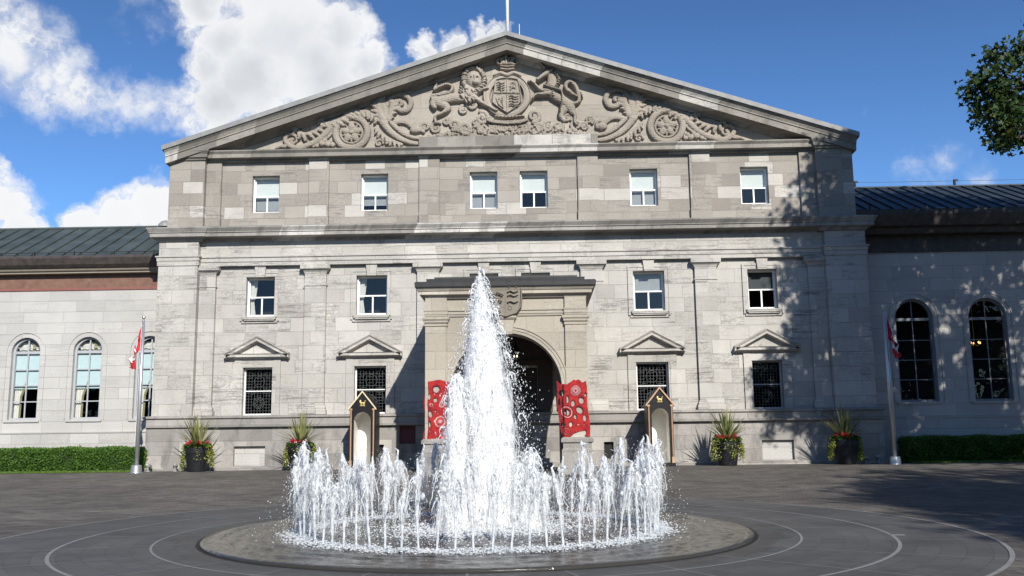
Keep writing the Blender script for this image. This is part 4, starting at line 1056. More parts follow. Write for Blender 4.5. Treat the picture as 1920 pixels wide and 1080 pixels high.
def wing(side):
    L = side < 0
    Y0 = 1.5 if L else .6
    stn = WIN if L else WIR
    lab = 'pale limestone wing with three arched windows and green metal roof' if L else 'shaded limestone wing with tall arched windows and blue metal roof'
    w = tag(empty('building_wing', (side*18, Y0, 0)), lab, 'building')
    w_off = Vector(w.location)
    def put(n, mb, mat, p=None, sm=False):
        o = mb.build(n, mat, None, sm); o.parent = p or w
        if not p: o.location = -w_off
        return o
    xa, xb = (-42, -12.9) if L else (12.6, 42)
    if L: cs = [-18.66-2.4*k for k in range(0, 6)] + [-16.26, -13.86]; hw, zb, zt, wt = .56, 1.92, 5.07, 6.88
    else: cs = [14.83+2.68*k for k in range(0, 9)]; hw, zb, zt, wt = .70, 2.14, 5.92, 7.66
    mb = MB()
    mb.wall(XZ(Y0), xa, xb, -.3, wt, [(c-hw, c+hw, zb, zt, True) for c in sorted(cs)], .26)
    put('wall', mb, stn)
    mb = MB(); pz = 1.40 if L else 1.56
    mb.box(xa, xb, Y0-.07, Y0+.001, -.3, pz); mb.box(xa, xb, Y0-.10, Y0, pz+.002, pz+.06); put('plinth', mb, stn)
    fr = GREYP if L else GREYD; mw = .025 if L else .016
    for i, c in enumerate(cs):
        seen = abs(c) < 21
        mb = MB(); y = Y0+.18
        archframe(mb, c, hw, zb, zt, y-.04, .085, .1)
        mb.box(c-mw, c+mw, y, y+.03, zb+.085, zt-.08)
        zs = zt-hw
        rows = 4
        mb.box(c-hw+.08, c+hw-.08, y-.01, y+.04, zs-.06 if L else zs-.10, zs+.045 if L else zs+.0)
        top = zs-.06 if L else zs-.1
        for k in range(1, rows): z = zb+.085+(top-zb-.085)*k/rows; mb.box(c-hw+.08, c+hw-.08, y+.001, y+.031, z-mw*.8, z+mw*.8)
        if L: mb.box(c-hw+.12, c+hw-.12, y+.001, y+.031, zs+.17, zs+.195)
        wd = put('window', mb, fr)
        wd.location = -w_off
        mb = MB(); gl = archglass(c, hw-.04, zb+.04, zt-.04, y+.015); mb.add(gl, [tuple(range(len(gl)))]); mb.build('glass', GLASS, wd)
        mb = MB(); mb.box(c-hw-.12, c+hw+.12, Y0-.05, Y0+.2, zb-.09, zb-.002); mb.build('sill', stn, wd)
        # raised arch moulding
        mb = MB(); n = 24; vs = []; fs = []
        for j in range(n+1):
            t = math.pi*j/n
            for r, yy in ((hw+.17, Y0-.03), (hw+.21, Y0-.03), (hw+.21, Y0+.01), (hw+.17, Y0+.01)): vs.append((c+r*math.cos(t), yy, zs+r*math.sin(t)))
        for j in range(n):
            for k in range(4): fs.append((j*4+k, j*4+(k+1) % 4, (j+1)*4+(k+1) % 4, (j+1)*4+k))
        mb.add(vs, fs)
        for sx in (-1, 1): x0, x1 = sorted((c+sx*(hw+.17), c+sx*(hw+.21))); mb.box(x0, x1, Y0-.03, Y0+.01, zb, zs)
        mb.build('arch_moulding', stn, wd)
        if L and seen:
            mb = MB(); h = top-zb; mb.box(c-hw+.02, c+hw-.02, y+.09, y+.10, zb+h*.47-(.0 if i else .0), top+.05); mb.build('blind', BLINDB, wd)
            mb = MB(); n = 12
            for (zz0, zz1, wa, wb, xo) in ((top-.3, zb+.9, .50, .30, 0), (zb+.9, zb+.05, .30, .26, 0)):
                vs = []
                for zz, wdt in ((zz0, wa), (zz1, wb)):
                    for q in range(n): vs.append((c-hw+.05+wdt*q/(n-1), y+.16+.025*math.sin(q*1.9), zz))
                mb.add(vs, [(q, q+1, q+1+n, q+n) for q in range(n-1)])
            vs = []
            for zz, wdt in ((top-.3, .14), (zb+1.1, .10)):
                for q in range(6): vs.append((c+hw-.05-wdt*q/5, y+.16+.025*math.sin(q*1.9), zz))
            mb.add(vs, [(q, q+1, q+7, q+6) for q in range(5)])
            # pleated lining behind the fanlight
            vs = []
            for zz in (zs+.02, zs+hw*.72):
                for q in range(16): vs.append((c-hw*.8+hw*1.6*q/15, y+.17+.02*math.sin(q*1.7), zz))
            mb.add(vs, [(q, q+1, q+17, q+16) for q in range(15)])
            mb.build('curtain', CURT, wd, True)
            mb = MB(); mb.tube([(c-hw+.55, y+.12, zb+1.55), (c-hw+.33, y+.12, zb+.9), (c-hw+.31, y+.12, zb+.1)], .045, 6); mb.box(c+.10, c+.22, y+.12, y+.14, zs-.02, zt-.12); mb.build('curtain_trim', TRIMC, wd)
    # frieze, cornice, gutter and roof
    mb = MB()
    if L:
        mb.box(xa, xb, Y0-.04, Y0+.2, wt+.001, wt+.10); put('frieze_moulding', mb, flat('red brown moulding', (.19, .07, .055), .6))
        mb = MB(); mb.box(xa, xb, Y0-.02, Y0+.2, wt+.101, 7.70); put('frieze', mb, BROWN)
        mb = MB(); mb.sweepx([(xa, 0), (xb, 0)], [(Y0+.2, 7.50), (Y0-.08, 7.50), (Y0-.30, 7.51), (Y0-.30, 7.57), (Y0-.38, 7.60), (Y0-.42, 7.68), (Y0+.2, 7.74)])
        put('eaves', mb, flat('pale eaves board', (.22, .19, .15), .6))
        mb = MB(); mb.sweepx([(xa, 0), (xb, 0)], [(Y0-.2, 7.69), (Y0-.46, 7.69), (Y0-.58, 7.80), (Y0-.66, 8.04), (Y0-.66, 8.13), (Y0-.2, 8.2)])
        put('gutter', mb, GUTL)
        ye, ze, yr, zr = Y0-.62, 8.11, 4.6, 10.05
    else:
        mb.box(xa, xb, Y0-.05, Y0+.2, wt+.001, 8.3); put('frieze', mb, GUTL)
        mb = MB(); mb.sweepx([(xa, 0), (xb, 0)], [(Y0+.2, 8.28), (Y0-.4, 8.30), (Y0-.45, 8.5), (Y0-.65, 8.55), (Y0-.8, 8.95), (Y0-.8, 9.12), (Y0+.2, 9.2)])
        put('gutter', mb, GUTL)
        ye, ze, yr, zr = Y0-.8, 9.13, 4.2, 11.08
    mb = MB(); mb.add([(xa, ye, ze), (xb, ye, ze), (xb, yr, zr), (xa, yr, zr), (xb, yr+6, ze), (xa, yr+6, ze)], [(0, 1, 2, 3), (3, 2, 4, 5)])
    n = np.array([0, -(zr-ze), (yr-ye)]); n = n/np.linalg.norm(n); step = .62 if L else .5
    lean = -.55 if L else -.9
    x = xa
    while x < xb+2:
        p0 = (x, ye, ze); p1 = (x, yr, zr)
        if xa+.1 < x < xb-.05:
            mb.add([(x-.02, ye, ze), (x+.02, ye, ze), (x+.02, ye+n[1]*.06, ze+n[2]*.06), (x-.02, ye+n[1]*.06, ze+n[2]*.06), (x-.02, yr, zr), (x+.02, yr, zr), (x+.02, yr+n[1]*.06, zr+n[2]*.06), (x-.02, yr+n[1]*.06, zr+n[2]*.06)],
                   [(0, 1, 2, 3), (3, 2, 6, 7), (0, 3, 7, 4), (1, 5, 6, 2), (4, 7, 6, 5)])
        x += step
    rf = put('roof', mb, ROOFL if L else ROOFR)
    mb = MB()
    mb.tube([(xa, yr, zr+.03), (xb, yr, zr+.03)], .06, 8)
    rr_ = mb.build('ridge_roll', ROOFL if L else ROOFR, rf)
    if L:
        mb = MB()
        k = xa+.4
        mb.tube([(xa, ye+.14, ze+.18), (xb, ye+.14, ze+.18)], .018, 5)
        while k < xb: mb.box(k-.02, k+.02, ye+.1, ye+.18, ze, ze+.22); k += 1.55
        mb.build('snow_guard', DKLEAD, rf)
        mb = MB(); mb.lathe([(.32, 0), (.3, .12), (.2, .24), (.05, .3), (0.0001, .31)], -14.7, yr, zr, 16); mb.build('roof_vent', LEAD, rf)
    else:
        mb = MB()
        mb.tube([(xa, yr, zr+.26), (xb, yr, zr+.28)], .008, 4)
        for k in (14.0, 14.25): mb.tube([(k, yr, zr), (k, yr, zr+(.7 if k < 14.1 else .3))], .012 if k < 14.1 else .05, 6)
        for k in (18.35, 22.5): mb.tube([(k, yr, zr), (k, yr, zr+.3)], .05, 6); mb.box(k-.02, k+.14, yr-.04, yr+.04, zr+.26, zr+.33)
        for k in (14.25,): mb.box(k-.02, k+.14, yr-.04, yr+.04, zr+.26, zr+.33)
        mb.build('lightning_rod', BLACKP, rf)
        mb = MB()
        k = xa+.7
        while k < xb: mb.box(k-.03, k+.03, ye+.12, ye+.2, ze+.02, ze+.16); k += 2.05
        mb.build('snow_guard', DKLEAD, rf)
    mb = MB(); mb.box(xa, xb, Y0+2.4, Y0+2.5, -.3, zr-1.2); mb.box(xa, xb, Y0+.3, Y0+2.4, wt+.1, wt+.2); mb.box(xa, xb, yr+5.9, yr+6, -.3, ze); x0 = xa if L else xb; mb.box(x0-.1, x0, Y0, yr+6, -.3, ze)
    put('interior_wall', mb, DARK)
    return w
wing(-1); wing(1)
# chandelier seen through the second window of the east wing
ch = tag(empty('chandelier', (17.35, 1.5, 4.3)), 'small lit chandelier glowing behind the rightmost arched window', 'chandelier')
mb = MB(); mb.tube([(0, 0, .1), (0, 0, 2.0)], .012, 6)
for k in range(5): a = 1.257*k; mb.tube([(0, 0, 0), (.12*math.cos(a), .12*math.sin(a), -.08), (.22*math.cos(a), .22*math.sin(a), .0)], .012, 5)
mb.build('frame', GOLD, ch)
for k in range(5):
    a = 1.257*k; mb = MB(); mb.lathe([(.012, 0), (.026, .03), (.02, .07), (.0002, .09)], .22*math.cos(a), .22*math.sin(a), .0, 8); mb.build('bulb', LAMP, ch)
# lantern under the porch
ln = tag(empty('porch_lantern', (.22, -2.0, 3.85)), 'small lit lantern hanging inside the porch arch', 'lantern')
mb = MB(); mb.tube([(0, 0, .3), (0, 0, 1.39)], .012, 6); mb.lathe([(.16, 0), (.18, .02), (.06, .2), (.02, .3)], 0, 0, .08, 8); mb.lathe([(.02, 0), (.14, .02), (.15, .05)], 0, 0, -.32, 8)
for k in range(6): a = 1.047*k; mb.tube([(.145*math.cos(a), .145*math.sin(a), -.28), (.155*math.cos(a), .155*math.sin(a), .09)], .008, 4)
mb.build('frame', BLACKP, ln)
for dx in (-.05, .05):
    mb = MB(); mb.lathe([(.01, 0), (.024, .03), (.018, .07), (.0002, .09)], dx, 0, -.12, 8); mb.build('bulb', LAMPW, ln)

# ------------------------------------------------------------------ roof flagpole
tp = tag(empty('roof_flagpole', (.0, 1.0, 15.9)), 'white flagpole rising from the peak of the pediment', 'flagpole')
mb = MB(); mb.tube([(0, 0, 0), (0, 0, 6.5)], [.075, .055], 10); mb.build('pole', WHITE, tp, True)
mb = MB(); mb.lathe([(.14, 0), (.14, .2), (.08, .3)], 0, 0, 0, 12); mb.build('foot', LEAD, tp)
lr = tag(empty('lightning_rod', (.47, .9, 15.8)), 'thin white rod beside the flagpole on the pediment peak', 'lightning rod')
mb = MB(); mb.tube([(0, 0, 0), (0, 0, 1.35)], [.02, .012], 6); mb.lathe([(.05, 0), (.05, .05), (.02, .08)]); mb.build('rod', WHITE, lr)

# ------------------------------------------------------------------ ground flagpoles with hanging flags
MAPLE = [(0, -1), (.05, -.45), (.45, -.52), (.38, -.36), (.80, -.02), (.68, .04), (.78, .36), (.52, .30), (.46, .44), (.22, .18), (.30, .66), (.16, .60), (0, .92)]
MAPLE = np.array(MAPLE + [(-x, z) for x, z in MAPLE[::-1][1:-1]])
def inpoly(P, x, z):
    c = False
    for a, b in zip(P, np.roll(P, -1, 0)):
        if (a[1] > z) != (b[1] > z) and x < (b[0]-a[0])*(z-a[1])/(b[1]-a[1])+a[0]: c = not c
    return c
def flagpole(x, side, label, seed):
    y = -2.6
    o = tag(empty('flagpole', (x, y, zf(y))), label, 'flagpole')
    mb = MB(); mb.tube([(0, 0, .2), (0, 0, 2.6), (0, 0, 5.12)], [.075, .068, .045], 14); mb.build('pole', STEEL, o, True)
    mb = MB(); mb.lathe([(.19, 0), (.185, .03), (.165, .24), (.15, .255), (.09, .26)], 0, 0, 0, 28); mb.build('base', STEEL, o)
    mb = MB(); mb.lathe([(.03, 0), (.02, .03), (.05, .06), (.068, .10), (.05, .15), (.0003, .168)], 0, 0, 5.12, 16); mb.build('finial', STEEL, o, True)
    mb = MB(); mb.tube([(side*.07, -.05, .9), (side*.05, -.03, 5.0)], .006, 4); mb.build('halyard', FLAGW, o)
    fo = tag(empty('flag', (x+side*.05, y, zf(y)+4.95)), 'limp red and white maple leaf flag on the %s flagpole' % ('sunlit left' if side < 0 else 'shaded right'), 'flag')
    nu, nv = 56, 26; V = []; F = []; mi = []
    for j in range(nv+1):
        v = j/nv                      # down the hoist
        for i in range(nu+1):
            u = i/nu                  # along the fly
            d = u*1.75
            droop = d*(.93-.35*v)
            out_ = (.46*(1-math.exp(-d*1.7)))*(.55+.75*v*(1-.35*u))
            ph = u*9+v*4+seed
            X = side*(.015+out_*(.72+.28*math.sin(ph*1.1+v*5)))
            Yy = .11*math.sin(ph+v*7)*(.3+u)
            V.append((X, Yy, -.84*v*(1-.42*u) - droop*.93))
    for j in range(nv):
        for i in range(nu):
            F.append((j*(nu+1)+i, j*(nu+1)+i+1, (j+1)*(nu+1)+i+1, (j+1)*(nu+1)+i))
            u = (i+.5)/nu; v = (j+.5)/nv
            mi.append(0 if (u < .25 or u > .75 or inpoly(MAPLE, (u-.5)/.235, -(v-.5)/.44)) else 1)
    npmesh('cloth', V, F, [FLAGR, FLAGW], fo, mi, True)
flagpole(-12.45, -1, 'steel flagpole with limp flag before the sunlit left wing', .4)
flagpole(12.60, 1, 'steel flagpole with limp flag before the shaded right wing', 2.2)

# ------------------------------------------------------------------ small ground floodlights
def floodlight(x, y, label, rz):
    o = tag(empty('floodlight', (x, y, zf(y)), rz), label, 'floodlight', 'floodlights at the foot of the walls')
    mb = MB(); mb.lathe([(.09, 0), (.09, .03), (.03, .05), (.025, .16)], 0, 0, 0, 12); mb.build('base', IRON, o)
    mb = MB(); mb.tube([(0, -.10, .16), (0, .0, .21), (0, .10, .26)], [.085, .075, .05], 12); mb.build('lamp_head', IRON, o, True)
    mb = MB(); mb.tube([(0, -.115, .155), (0, -.10, .16)], [.088, .09], 12); mb.build('hood', STEEL, o)
floodlight(-11.75, -1.0, 'small grey floodlight on the paving left of the leftmost planter', 3.3)
floodlight(-12.75, -.9, 'small grey floodlight beside the left flagpole by the hedge', 2.9)
floodlight(12.55, -1.2, 'small grey floodlight beside the right flagpole', 3.0)
floodlight(12.15, -1.1, 'small grey floodlight beside the shaded rightmost planter', 2.6)

# ------------------------------------------------------------------ sentry boxes
def sentry(x, label):
    y = -1.5; o = tag(empty('sentry_box', (x, y, .0)), label, 'sentry box', 'sentry boxes beside the porch')
    W, D, H, T = .43, .5, 2.12, 2.66
    zb = .12
    mb = MB(); mb.box(-W-.03, W+.03, -D-.04, D+.03, 0, zb); mb.build('base', BLACKP, o)
    mb = MB()
    mb.wall(lambda u, z, d: (u, -D+d, z), -W, W, zb, H-.02, [(-.29, .29, zb, 1.94, True)], .05)
    mb.box(-W, -W+.03, -D+.051, D, zb, H-.02); mb.box(W-.03, W, -D+.051, D, zb, H-.02); mb.box(-W+.03, W-.03, D-.03, D, zb, H-.02)
    mb.prism([(-W, H-.018), (W, H-.018), (0, T-.06)], -D, -D+.04); mb.prism([(-W, H-.018), (W, H-.018), (0, T-.06)], D-.04, D)
    mb.build('body', BLACKP, o)
    mb = MB()
    n = 14; P = [(-.31, zb+.01)]+[(-.31*math.cos(math.pi*k/n), 1.65+.31*math.sin(math.pi*k/n)) for k in range(n+1)]+[(.31, zb+.01)]
    vs = [(a, -D+.052, b) for a, b in P]+[(a, D-.04, b) for a, b in P]; k = len(P)
    mb.add(vs, [(i, i+1, i+1+k, i+k) for i in range(k-1)]+[tuple(range(k, 2*k)), (0, k, 2*k-1, k-1)])
    mb.build('lining', CREAM, o)
    mb = MB()
    for sx in (-1, 1):
        mb.tube([(sx*(W-.045), -D-.02, zb), (sx*(W-.045), -D-.02, H-.12)], .027, 8); mb.box(sx*(W-.045)-.045, sx*(W-.045)+.045, -D-.05, -D-.001, H-.12, H-.06); mb.box(sx*(W-.045)-.045, sx*(W-.045)+.045, -D-.05, -D-.001, zb, zb+.2)
    mb.build('corner_post', COPPER, o)
    e = .05; sl_ = (T-H)/W
    mb = MB(); mb.sweepx([(-W-e, H-sl_*e), (0, T), (W+e, H-sl_*e)], [(-D-.035, -.055), (-D-.035, 0), (D+.04, 0), (D+.04, -.055)]); mb.build('roof', BLACKP, o)
    mb = MB(); mb.sweepx([(-W-e, H-sl_*e), (0, T), (W+e, H-sl_*e)], [(-D-.055, -.06), (-D-.055, .008), (-D-.036, .008), (-D-.036, -.06)]); mb.build('roof_edge', COPPER if x > 0 else GOLDE, o)
    # small gilt heraldic lion on the gable
    rl = Relief(.006, 1.0); c = lambda a, b: (a*.105, 2.235+b*.105)
    rl.stroke([c(-.55, .05), c(0, .1), c(.5, .0)], [.034, .03, .03], .03); rl.ell(*c(-.7, .42), .042, .046, 0, .04)
    for a, b in ((-.55, -.75), (-.2, -.75), (.35, -.75), (.65, -.75)): rl.stroke([c(a*.9, -.05), c(a, b)], [.018, .012], .025)
    rl.stroke([c(.5, .05), c(.85, .3), c(.65, .6), c(.95, .85)], [.012, .011, .01, .014], .02); rl.stroke([c(-.9, .85), c(-.7, 1.0), c(-.5, .85)], .016, .03); rl.stroke([c(-.8, -.82), c(.8, -.82)], .014, .02)
    rl.build('emblem', GOLD, o, -D-.002, noise=.0)
sentry(-5.02, 'black gabled sentry box left of the porch with pale gold roof edge')
sentry(5.08, 'black gabled sentry box right of the porch with copper roof edge')

# ------------------------------------------------------------------ planters
def leaf_quads(P, D, N, L, Wd, fold=.0):
    """diamond leaves: base P, direction D, side N, length L, width Wd (arrays)"""
    L = L[:, None]; Wd = Wd[:, None]; up = np.cross(D, N)
    V = np.stack([P, P+D*L*.45+N*Wd*.5+up*fold*Wd, P+D*L, P+D*L*.45-N*Wd*.5+up*fold*Wd], 1).reshape(-1, 3)
    n = len(P); F = np.arange(4*n).reshape(n, 4); return V, F
def unit(v): return v/np.maximum(np.linalg.norm(v, axis=1, keepdims=True), 1e-9)
def rand_dirs(n, rg): return unit(rg.normal(size=(n, 3)))
def planter(x, y, label, seed, s=1.0):
    rg = np.random.default_rng(seed)
    o = tag(empty('potted_plant', (x, y, zf(y))), label, 'planter', 'black planters along the front')
    mb = MB(); mb.lathe([(.27, 0), (.30, .02), (.345, .30), (.385, .60), (.388, .615), (.412, .62), (.418, .80), (.405, .83), (.37, .83), (.36, .76), (.0003, .76)], 0, 0, 0, 32); mb.build('pot', POT, o, False)
    # blades
    V = []; F = []
    nb = 78
    for k in range(nb):
        a = rg.random()*2*math.pi; lean = (rg.random()**1.1)*1.05 if k > 16 else 1.0+.4*rg.random(); L = (.86+.46*rg.random())*s
        if k > nb-8: L *= 1.12
        w = .017+.012*rg.random(); d = np.array([math.cos(a), math.sin(a), 0]); sd = np.array([-math.sin(a), math.cos(a), 0]); p = d*.10*rg.random()+np.array([0, 0, .76])
        th = lean*.8; m = 7; o_ = len(V)
        for i in range(m+1):
            t = i/m; ww = w*(1.1 if t < .5 else 1.1*(1-((t-.5)/.5)**1.6))+.001
            V += [tuple(p+sd*ww), tuple(p-sd*ww)]
            p = p+(d*math.sin(th)+np.array([0, 0, math.cos(th)]))*L/m; th += (.02+.14*lean)*rg.random()
        for i in range(m): F.append((o_+2*i, o_+2*i+1, o_+2*i+3, o_+2*i+2))
    npmesh('spiky_leaves', V, F, SPIKE, o)
    # trailing vines all round the rim
    P = []; D = []
    for k in range(24):
        a = rg.random()*2*math.pi
        if abs(math.sin(a)) > .6 and rg.random() < .85: a = rg.choice([0, math.pi])+rg.normal()*.35
        Lv = .22+.58*rg.random()**.8; r0 = .37
        for i in range(int(62*Lv)+6):
            t = rg.random(); z = .84+.08*math.sin(min(1, t*4)*math.pi)-t*Lv; rr = r0+.05+.05*min(1, t*3)+.03*rg.normal()+.03*t
            aa = a+.09*rg.normal(); P.append((rr*math.cos(aa), rr*math.sin(aa), max(.02, z))); D.append((math.cos(aa)*.6, math.sin(aa)*.6, -.5))
    P = np.array(P); n = len(P); D = unit(np.array(D)+rg.normal(size=(n, 3))*.7); Nn = unit(np.cross(D, rand_dirs(n, rg)))
    V, F = leaf_quads(P, D, Nn, .045+.03*rg.random(n), .035+.02*rg.random(n), .2); npmesh('trailing_vine', V, F, VINE, o)
    n = 900; a = rg.random(n)*2*np.pi; rr = .42*np.sqrt(rg.random(n)); P = np.stack([rr*np.cos(a), rr*np.sin(a), .80+.20*rg.random(n)*(1-.5*rr/.42)], 1)
    D = unit(np.stack([np.cos(a), np.sin(a), .6+0*a], 1)+rg.normal(size=(n, 3))*.6); Nn = unit(np.cross(D, rand_dirs(n, rg)))
    V, F = leaf_quads(P, D, Nn, .07+.04*rg.random(n), .05+.02*rg.random(n), .2); npmesh('bedding_leaves', V, F, VINED, o)
    P = []
    for k in range(17):
        a = rg.random()*2*math.pi; r = .25+.15*rg.random(); c = np.array([r*math.cos(a), r*math.sin(a), .90+.10*rg.random()])
        for i in range(22): P.append(c+rg.normal(size=3)*.028)
    P = np.array(P); n = len(P); D = rand_dirs(n, rg); Nn = unit(np.cross(D, rand_dirs(n, rg)))
    V, F = leaf_quads(P, D, Nn, .05+.02*rg.random(n), .045+.01*rg.random(n), .1)
    npmesh('flowers', V, F, [PETAL, PETALP], o, (np.arange(n)//22 % 7 == 3).astype(int))
planter(-10.72, -1.75, 'black planter with spiky grass left of the leftmost leaded window', 11)
planter(-7.18, -1.75, 'black planter between left sentry box and leftmost leaded window', 12)
planter(7.33, -1.75, 'black planter in full sun right of the copper edged sentry box', 13)
planter(11.30, -1.75, 'black planter in tree shade near the right flagpole', 14)

# ------------------------------------------------------------------ crocheted banners on the piers
def banner(cx, name_label, holes, outline, rings, w, h, side):
    """holes: (x, z, rx, rz) in banner units 0..1; rings: (x, z, r0, r1, material)"""
    st = .0105; nx = int(w/st); nz = int(h/st)
    V = []; F = []; mi = []
    fold = .30 if side > 0 else .16       # share that lies on the recessed arch wall / wraps the corner
    rg = np.random.default_rng(5 if side > 0 else 6)
    rings = list(rings)
    for q in range(26):
        a_, b_ = rg.random(), .04+.92*rg.random()
        if min(math.hypot((a_-hh[0])*w, (b_-hh[1])*h)/w/max(hh[2], .02) for hh in holes) > 1.8:
            q_ = .05+.04*rg.random(); rings += [(a_, b_, q_, q_+.012, 1), (a_, b_, q_*.45, q_*.62, 1), (a_, b_, 0, q_*.2, 3 if q % 3 == 0 else 1)]
    for j in range(nz+1):
        for i in range(nx+1):
            u, v = i/nx, j/nz
            yy = PF-.135
            if side > 0 and u < .22: yy = PF-.135+.10*min(1, (.22-u)/.05)
            if side < 0 and u < .17: yy = PF-.135+.10*min(1, (.17-u)/.05)
            yy -= .012*math.sin(u*17+v*5)+.010*math.sin(v*23-u*4)
            V.append((cx+(u-.5)*w+.012*math.sin(v*11), yy, (1-v)*h+.012*math.sin(u*13)))
    keep = np.zeros((nz, nx), bool)
    for j in range(nz):
        for i in range(nx):
            u, v = (i+.5)/nx, (j+.5)/nz
            if not inpoly(outline, u, v): continue
            if any(((u-a)/rx)**2+((v-b)/rz)**2 < 1 for a, b, rx, rz in holes): continue
            m = 0 if (u > .22 or side < 0) else 1  # recessed left strip painted darker red to imitate its shade
            if any(((u-a)/(rx*1.45))**2+((v-b)/(rz*1.45))**2 < 1 for a, b, rx, rz in holes): m = 1
            if (math.sin(u*38+3*math.sin(v*9))*math.sin(v*62+2*math.sin(u*7))) > .72: m = 1 if m == 0 else 0
            for a, b, r0, r1, mm in rings:
                d = math.hypot((u-a)*w, (v-b)*h)
                if r0 <= d < r1: m = mm
            keep[j, i] = True
            F.append((j*(nx+1)+i, (j+1)*(nx+1)+i, (j+1)*(nx+1)+i+1, j*(nx+1)+i+1)); mi.append(m)
    o = tag(empty('crocheted_banner', (0, 0, 0)), name_label, 'banner', 'red crocheted banners on the porch piers')
    b = npmesh('cloth', V, F, [REDC, REDD, PINKC, GREYC], None, mi)
    md = b.modifiers.new('thickness', 'SOLIDIFY'); md.thickness = .016; md.offset = 0
    return o, b
def place_banner(cx, z0, lab, *a):
    o, b = banner(cx, lab, *a); o.location = (cx, PF-.13, z0)
    b.parent = o; b.location = (-cx, -(PF-.13), 0)
U = lambda x, y: ((x-105)/465, (y-95)/775)
K = 1/465
hs = [(*U(175, 275), .085, .055), (*U(145, 395), .035, .06), (*U(258, 355), .05, .062), (*U(340, 418), .06, .052), (*U(458, 375), .075, .06), (*U(512, 295), .035, .03),
      (*U(245, 528), .085, .055), (*U(428, 505), .098, .062), (*U(490, 610), .052, .055), (*U(358, 598), .045, .04), (*U(180, 700), .07, .035), (*U(292, 690), .05, .045), (*U(500, 800), .035, .04)]
ol = np.array([U(*p) for p in ((105, 100), (150, 150), (250, 150), (350, 95), (385, 108), (425, 90), (470, 130), (525, 105), (535, 300), (545, 500), (570, 770), (575, 870), (540, 860), (495, 835), (485, 775), (430, 790), (340, 815), (290, 860), (190, 870), (150, 770), (130, 640), (110, 400))])
m_ = lambda x, y, r0, r1, mm: (*U(x, y), r0*1.0/465, r1*1.0/465, mm)
rings = [m_(370, 245, 0, 18, 1), m_(370, 245, 18, 30, 2), m_(370, 245, 30, 72, 3), m_(370, 245, 88, 94, 1), m_(245, 528, 0, 62, 1), m_(245, 528, 68, 78, 2), m_(245, 528, 78, 100, 1), m_(428, 505, 45, 62, 1), m_(235, 785, 0, 24, 0), m_(235, 785, 24, 46, 1), m_(235, 785, 40, 46, 3), m_(235, 785, 46, 60, 1), m_(400, 705, 0, 20, 2), m_(400, 705, 10, 20, 0), m_(400, 705, 24, 30, 1)]
place_banner(2.03, .98, 'red crocheted banner on the right porch pier, pale ringed eyelets', hs, ol, rings, 1.0, 1.74, 1)
U2 = lambda x, y: ((x-95)/430, (y-100)/850)
hs2 = [(*U2(268, 225), .10, .055), (*U2(150, 260), .03, .05), (*U2(178, 335), .035, .045), (*U2(262, 370), .06, .038), (*U2(130, 500), .03, .04), (*U2(195, 565), .06, .052), (*U2(182, 700), .035, .05), (*U2(265, 518), .03, .02), (*U2(138, 845), .06, .04), (*U2(330, 850), .04, .025), (*U2(285, 880), .03, .02), (*U2(400, 420), .05, .04), (*U2(430, 620), .06, .05), (*U2(450, 300), .05, .04), (*U2(210, 440), .018, .012)]
ol2 = np.array([U2(*p) for p in ((115, 130), (175, 125), (285, 95), (400, 130), (505, 100), (520, 300), (510, 600), (505, 800), (470, 940), (410, 920), (320, 950), (250, 930), (175, 905), (110, 930), (90, 880), (100, 800), (120, 700), (105, 400))])
m2 = lambda x, y, r0, r1, mm: (*U2(x, y), r0/430, r1/430, mm)
rings2 = [m2(268, 225, 42, 62, 1), m2(210, 440, 10, 24, 2), m2(350, 440, 0, 26, 1), m2(350, 440, 26, 40, 2), m2(318, 665, 55, 72, 2), m2(318, 665, 0, 22, 2), m2(318, 665, 30, 36, 3), m2(138, 845, 25, 40, 1)]
place_banner(-2.06, .86, 'red crocheted banner on the left porch pier behind the water', hs2, ol2, rings2, 1.0, 1.92, -1)

# ------------------------------------------------------------------ hedges and lawn
def hedge(x0, x1, y0, y1, h, label, seed):
    rg = np.random.default_rng(seed)
    o = tag(empty('hedge', ((x0+x1)/2, (y0+y1)/2, 0)), label, 'hedge', None)
    off = Vector(o.location)
    mb = MB(); e = .05; mb.box(x0+e, x1-e, y0+e, y1-e, 0, h-e); b = mb.build('twigs', flat('hedge inside', (.012, .022, .008), .9), o); b.location = -off
    lim0, lim1 = max(x0, -24), min(x1, 24)
    L = lim1-lim0
    nf = int(L*h*2600); nt = int(L*(y1-y0)*1500); ne = 2600
    P = np.concatenate([np.stack([lim0+L*rg.random(nf), y0+.05*rg.normal(size=nf)*.7, h*rg.random(nf)], 1),
        np.stack([lim0+L*rg.random(nt), y0+(y1-y0)*rg.random(nt), h+.022*rg.normal(size=nt)], 1),
        np.stack([(x1 if abs(x1) < abs(x0) else x0)+.03*rg.normal(size=ne), y0+(y1-y0)*rg.random(ne), h*rg.random(ne)], 1)])
    P[:, 2] += .02*np.sin(P[:, 0]*2.2+1)*np.sin(P[:, 0]*5.7)*(P[:, 2] > h*.6); P[:, 1] += .05*np.sin(P[:, 0]*3.1)+.03*np.sin(P[:, 0]*7.3+P[:, 2]*6); P[:, 2] += .015*np.sin(P[:, 0]*4.3)
    n = len(P); out = np.zeros((n, 3)); out[:nf, 1] = -1; out[nf:nf+nt, 2] = 1; out[nf+nt:, 0] = 1 if abs(x1) < abs(x0) else -1
    D = unit(out*.8+rg.normal(size=(n, 3))*.8); Nn = unit(np.cross(D, rand_dirs(n, rg)))
    V, F = leaf_quads(P, D, Nn, .055+.04*rg.random(n), .032+.02*rg.random(n), .2)
    b = npmesh('foliage', V, F, HEDGE, o); b.location = -off
hedge(-40, -13.05, -.9, .15, .79, 'long clipped green hedge along the sunlit left wing', 21)
hedge(13.78, 40, -.9, .15, .83, 'clipped dark green hedge along the shaded right wing', 22)
